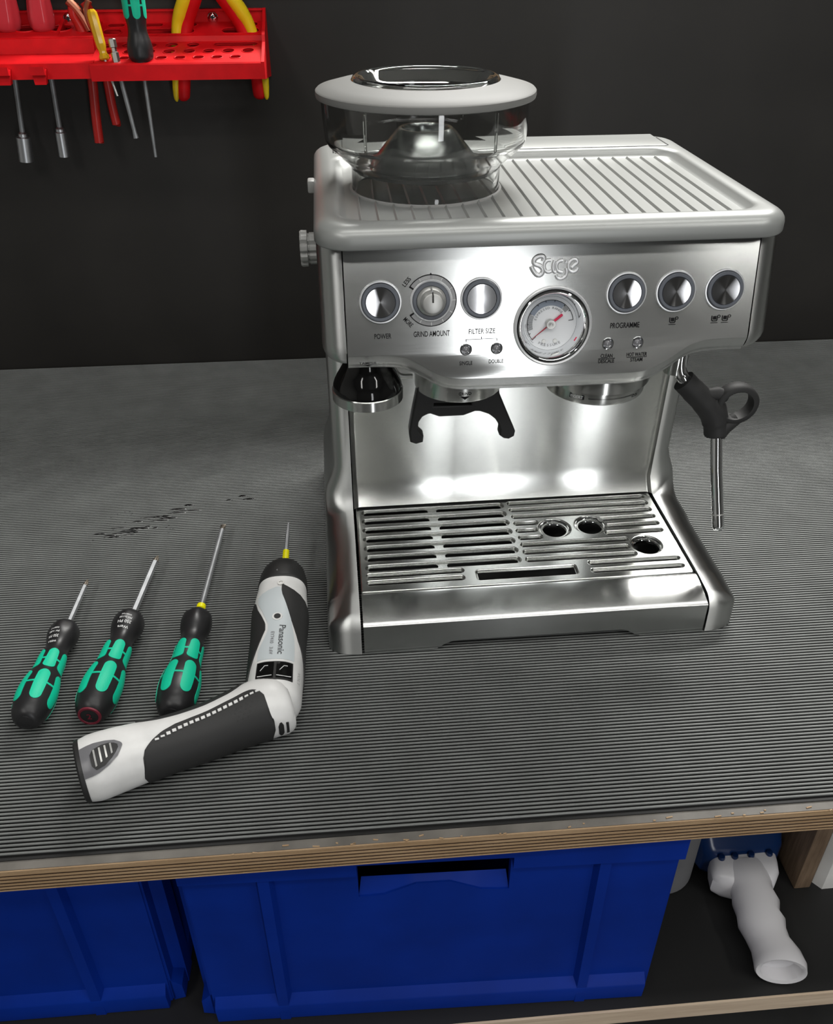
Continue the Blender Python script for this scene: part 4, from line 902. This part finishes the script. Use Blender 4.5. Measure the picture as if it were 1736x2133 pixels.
# insulated pliers, handles through the slots
vp=rtool('insulated_pliers',-.275,.036,.418,'red and yellow insulated pliers hanging astride the chrome rack screw','pliers')
for sg,pth in ((-1,[(-.2870,.030,.464),(-.2945,.028,.450),(-.3020,.024,.436),(-.3085,.022,.420),(-.3150,.024,.385),(-.3190,.030,.354),(-.3188,.031,.3455)]),(1,[(-.2700,.030,.464),(-.2610,.028,.450),(-.2520,.024,.436),(-.2440,.022,.420),(-.2335,.024,.385),(-.2318,.030,.354),(-.2318,.031,.3460)])):
    p=smoothpath([rk(*q) for q in pth],5); k=len(p)
    put('handle',mesh(*tube(p,[.0092]*(k-20)+[.0090-.0001*i for i in range(14)]+[.0074,.0070,.0064,.0054,.0040,.0020],14)),REDP,vp)
    p2=smoothpath([rk(a+sg*.0085,o_+.0030,z) for a,o_,z in pth],5)
    put('handle_back',mesh(*tube(p2,[.0080]*(k-20)+[.0078-.0003*i for i in range(14)]+[.0034,.0030,.0026,.0021,.0015,.0008],12)),YEL,vp,None,'yellow outer sleeve')

put('pivot',mesh(*lathe([(0,-.006),(.0085,-.006),(.0095,-.004),(.0095,.004),(.0085,.006),(0,.006)],28,Matrix.Translation(rk(-.2786,.030,.4790))@Matrix.Rotation(R(90),4,'X'))),DARKMET,vp)
for sg in (-1,1):
    put('jaw',mesh(*loft([[rk(-.2786+sg*a,.030+b,z) for a,b in ((.0006,-w_),(c_,-w_),(c_,w_),(.0006,w_))] for z,c_,w_ in ((.476,.010,.005),(.486,.0105,.005),(.505,.0085,.004),(.528,.0045,.0025))]),ang=30),DARKMET,vp)
    put('neck',mesh(*tube([rk(-.2786+sg*.0095,.030,.462),rk(-.2786+sg*.0060,.030,.472),rk(-.2786-sg*.002,.030,.482)],[.0088,.0075,.0062],12)),REDP,vp)
# ================================================================ blue crates on the lower shelf
def crate(loc,rz,label,W,D,H,hole,px,group='blue crates under the bench'):
    root=thing('storage_crate',loc,label,'crate',group,rz); w2=W/2; M=Matrix.Translation(loc)@Matrix.Rotation(rz,4,'Z')
    def q(vf,name,parent=root,lab=None,m=BLUE): return put(name,mesh(*vf,ang=25),m,parent,M,lab)
    t=.003; ins=.009
    # front wall with the hand hole
    zt1=.2145; hw_=.0575; wav=[(-.0575,.1635),(-.050,.1635),(-.038,.1645),(-.024,.1715),(-.014,.1765),(.012,.1770),(.022,.1720),(.036,.1650),(.050,.1635),(.0575,.1635)]
    outer=[(-w2+.001,.002),(w2-.001,.002),(w2,H),(-w2,H)]
    loops=[outer]+([[(-hw_+hole,zt1),(hw_+hole,zt1)]+[(a+hole,b) for a,b in reversed(wav)]] if hole is not None else [])
    f=fill2d(loops,t/2,0); xform(f,lambda c:V((c.x,ins-c.z,c.y))); fin(f,25); put('front_wall',f,BLUE,root,M)
    if hole is not None:
        s_=[[V((a+hole,ins,b)) for a,b in wav],[V((a*.96+hole,ins+.005,.1795)) for a,b in wav]]; q(loft(s_,False,False),'hand_scoop')
        [q(box(hole+sx*.0583-.0007,hole+sx*.0583+.0007,ins,ins+.006,.163,.2145),'scoop_side') for sx in (-1,1)]
    for sx in (-1,1): q(box(sx*w2-.0015,sx*w2+.0015,ins,D-ins,.002,H),'side_wall')
    q(box(-w2,w2,D-ins-.003,D-ins,.002,H),'back_wall'); q(box(-w2+.002,w2-.002,ins,D-ins,.002,.005),'crate_floor')
    # sloping foot ledge, upright ribs and rim
    q(loft([[V((x,a,b)) for a,b in ((ins,.032),(.0012,.0235),(.0004,.0215),(.0015,.0012),(.004,0),(ins,0))] for x in (-w2+.003,w2-.003)]),'foot_ledge')
    for x in px: q(loft([[V((x+a,b,z)) for a,b in ((-.0075,ins),(-.0042,.0008),(.0042,.0008),(.0075,ins))] for z in (.0,H-.018)]),'rib')
    q(join([*([box(-w2-.0006,w2+.0006,-.001,ins,H-.026,H)] if hole is None else [box(-w2-.0006,hole-hw_,-.001,ins,H-.026,H),box(hole+hw_,w2+.0006,-.001,ins,H-.026,H),box(hole-hw_,hole+hw_,-.001,ins,.2150,H)]),box(-w2-.0006,w2+.0006,D-ins,D,H-.026,H),box(-w2-.0006,-w2+.002,ins,D-ins,H-.026,H),box(w2-.002,w2+.0006,ins,D-ins,H-.026,H)]),'rim')
    for sx in ((-1,1) if hole is None else (-1,)):
        for y in (.030,D-.06,D*.5): q(loft([[V((sx*(w2+a),y+b,z)) for a,b in ((0,-.010),(.0105,-.005),(.0105,.012),(0,.018))] for z in (.0,H-.02)]),'rib')
        q(loft([[V((sx*(w2+a),y,z)) for a,z in ((0,.032),(.0095,.022),(.0100,.003),(0,0))] for y in (ins,D-ins)]),'foot_ledge')
    return root
crate((-.1070,-.2060,-.258),R(-2.2),'dark blue plastic crate with a hand hole, in the middle under the bench',.372,.29,.228,.0005,(-.1257,.128))
crate((-.5150,-.1800,-.258),R(-1.0),'dark blue plastic crate without a visible hand hole, at the far left under the bench',.370,.29,.228,None,(-.118,.124))

# ================================================================ things at the right of the shelf
# white pistol-grip handle on a blue tool
gt=thing('grip_tool',(.195,-.16,-.258),'white plastic grip with a flared end on a blue tool, on the lower shelf','hand tool')
E0=V((.1975,-.2130,-.2365))
sec=[(0,.0212,.0190),(.004,.0225,.0200),(.012,.0215,.0195),(.024,.0182,.0180),(.040,.0183,.0180),(.052,.0205,.0190),(.062,.0190,.0185),(.072,.0205,.0190),(.083,.0188,.0185),(.094,.0212,.0190),(.104,.0262,.0182)]
path=[(.1975,-.2130,-.2365),(.1985,-.2090,-.2365),(.1990,-.2010,-.2365),(.1982,-.1890,-.2365),(.1975,-.1790,-.2360),(.1975,-.1690,-.2355),(.1985,-.1600,-.2350),(.2000,-.1500,-.2345),(.2015,-.1400,-.2345),(.2020,-.1290,-.2345),(.2025,-.1150,-.2350)]
n=32; rings=[]
def ring_at(c,d,rx,rz_):
    d=d.normalized(); s_=d.cross(V((0,0,1))).normalized(); u=s_.cross(d); return [c+s_*rx*cos(2*pi*j/n)+u*rz_*sin(2*pi*j/n) for j in range(n)]
P=[V(p) for p in path]; wobble=[0,0,0,0,.0012,.0022,.0006,.0020,.0006,.0016,.0]
for i,p in enumerate(P):
    d=P[min(len(P)-1,i+1)]-P[max(0,i-1)]; rr_=ring_at(p,d,sec[i][1],sec[i][2])
    for j in range(n):
        k=cos(2*pi*j/n); 
        if k>0: rr_[j]=rr_[j]+V((wobble[i]*k,0,0))
    rings.append(rr_)
# open rim
d0=(P[1]-P[0]); rim0=ring_at(P[0]+V((0,.001,0)),d0,.0175,.0155); rim1=ring_at(P[0]+V((0,.012,0)),d0,.0168,.0148); rim2=ring_at(P[0]+V((0,.013,0)),d0,.002,.002)
vs,fs=loft([rim2,rim1,rim0]+rings[0:],True,False)
put('grip',mesh(vs,fs,60),WHITEG,gt,None,'white finger-moulded grip')
# flange: rounded saddle block
fl_=[]
for y,x0,x1,z0,z1,r in ((-.1365,.183,.224,-.250,-.226,.011),(-.1310,.1730,.2290,-.252,-.223,.011),(-.1260,.1680,.2330,-.252,-.221,.010),(-.1160,.1690,.2355,-.250,-.219,.010),(-.1085,.1710,.2365,-.246,-.218,.010)):
    fl_.append([V((a,y,b)) for a,b in rrect(x0,x1,z0,z1,r,6)])
put('flange',mesh(*loft(fl_),ang=50),WHITEG,gt,None,'white flared flange')
bd_=[]
for y,x0,x1,z0,z1,r in ((-.1100,.172,.236,-.246,-.2185,.008),(-.1050,.164,.242,-.248,-.208,.010),(-.085,.157,.247,-.250,-.186,.014),(-.060,.150,.252,-.252,-.172,.02),(.02,.150,.252,-.253,-.172,.02)):
    bd_.append([V((a,y,b)) for a,b in rrect(x0,x1,z0,z1,r,6)])
tb_=put('tool_body',mesh(*loft(bd_),ang=50),BLUED,gt,None,'dark blue tool body')
for x in (.180,.193,.209,.227): put('lug',mesh(*lathe([(0,-.003),(.0028,-.003),(.0034,-.001),(.0028,.002),(0,.003)],16,Matrix.Translation((x,-.1115,-.2172)))),BLUED,tb_)
def board(name,x0,x1,y0_,z1,th,m,label,cat,rz,bev=.0015,parts=None):
    root=thing(name,(x0,y0_,-.258),label,cat); me=bevbox(0,x1-x0,0,th,0,z1+.258,bev); put(parts or 'board',me,m,root,Matrix.Translation((x0,y0_,-.2579))@Matrix.Rotation(rz,4,'Z')); return root
board('wooden_board',.2545,.2710,-.1260,-.030,.16,WOODP,'brown wooden board on edge between the blue-topped grip tool and the white board','board',R(0))
wb_=thing('plastic_board',(.2755,-.1285,-.258),'thick white plastic board standing on edge at the far right of the shelf','board')
Mb=Matrix.Translation((.2755,-.1285,-.2579))
put('board',mesh(*loft([[V((a,b,z)) for a,b in ((.0,.008),(.006,.0),(.075,.0),(.078,.004),(.078,.16),(.0,.16))] for z in (.0,.002,.228)]),ang=20),mat('white_board',(.78,.77,.74),.4,noise=.06,nscale=30),wb_,Mb)
fr_=thing('felt_roll',(.1285,-.085,-.258),'grey felt roll standing half hidden behind the right end of the blue crate','roll')
put('roll',mesh(*lathe([(0,0),(.033,0),(.036,.003),(.036,.197),(.034,.2),(.012,.2),(.012,.192),(0,.192)],40,Matrix.Translation((.1285,-.085,-.2578)))),FELT,fr_)
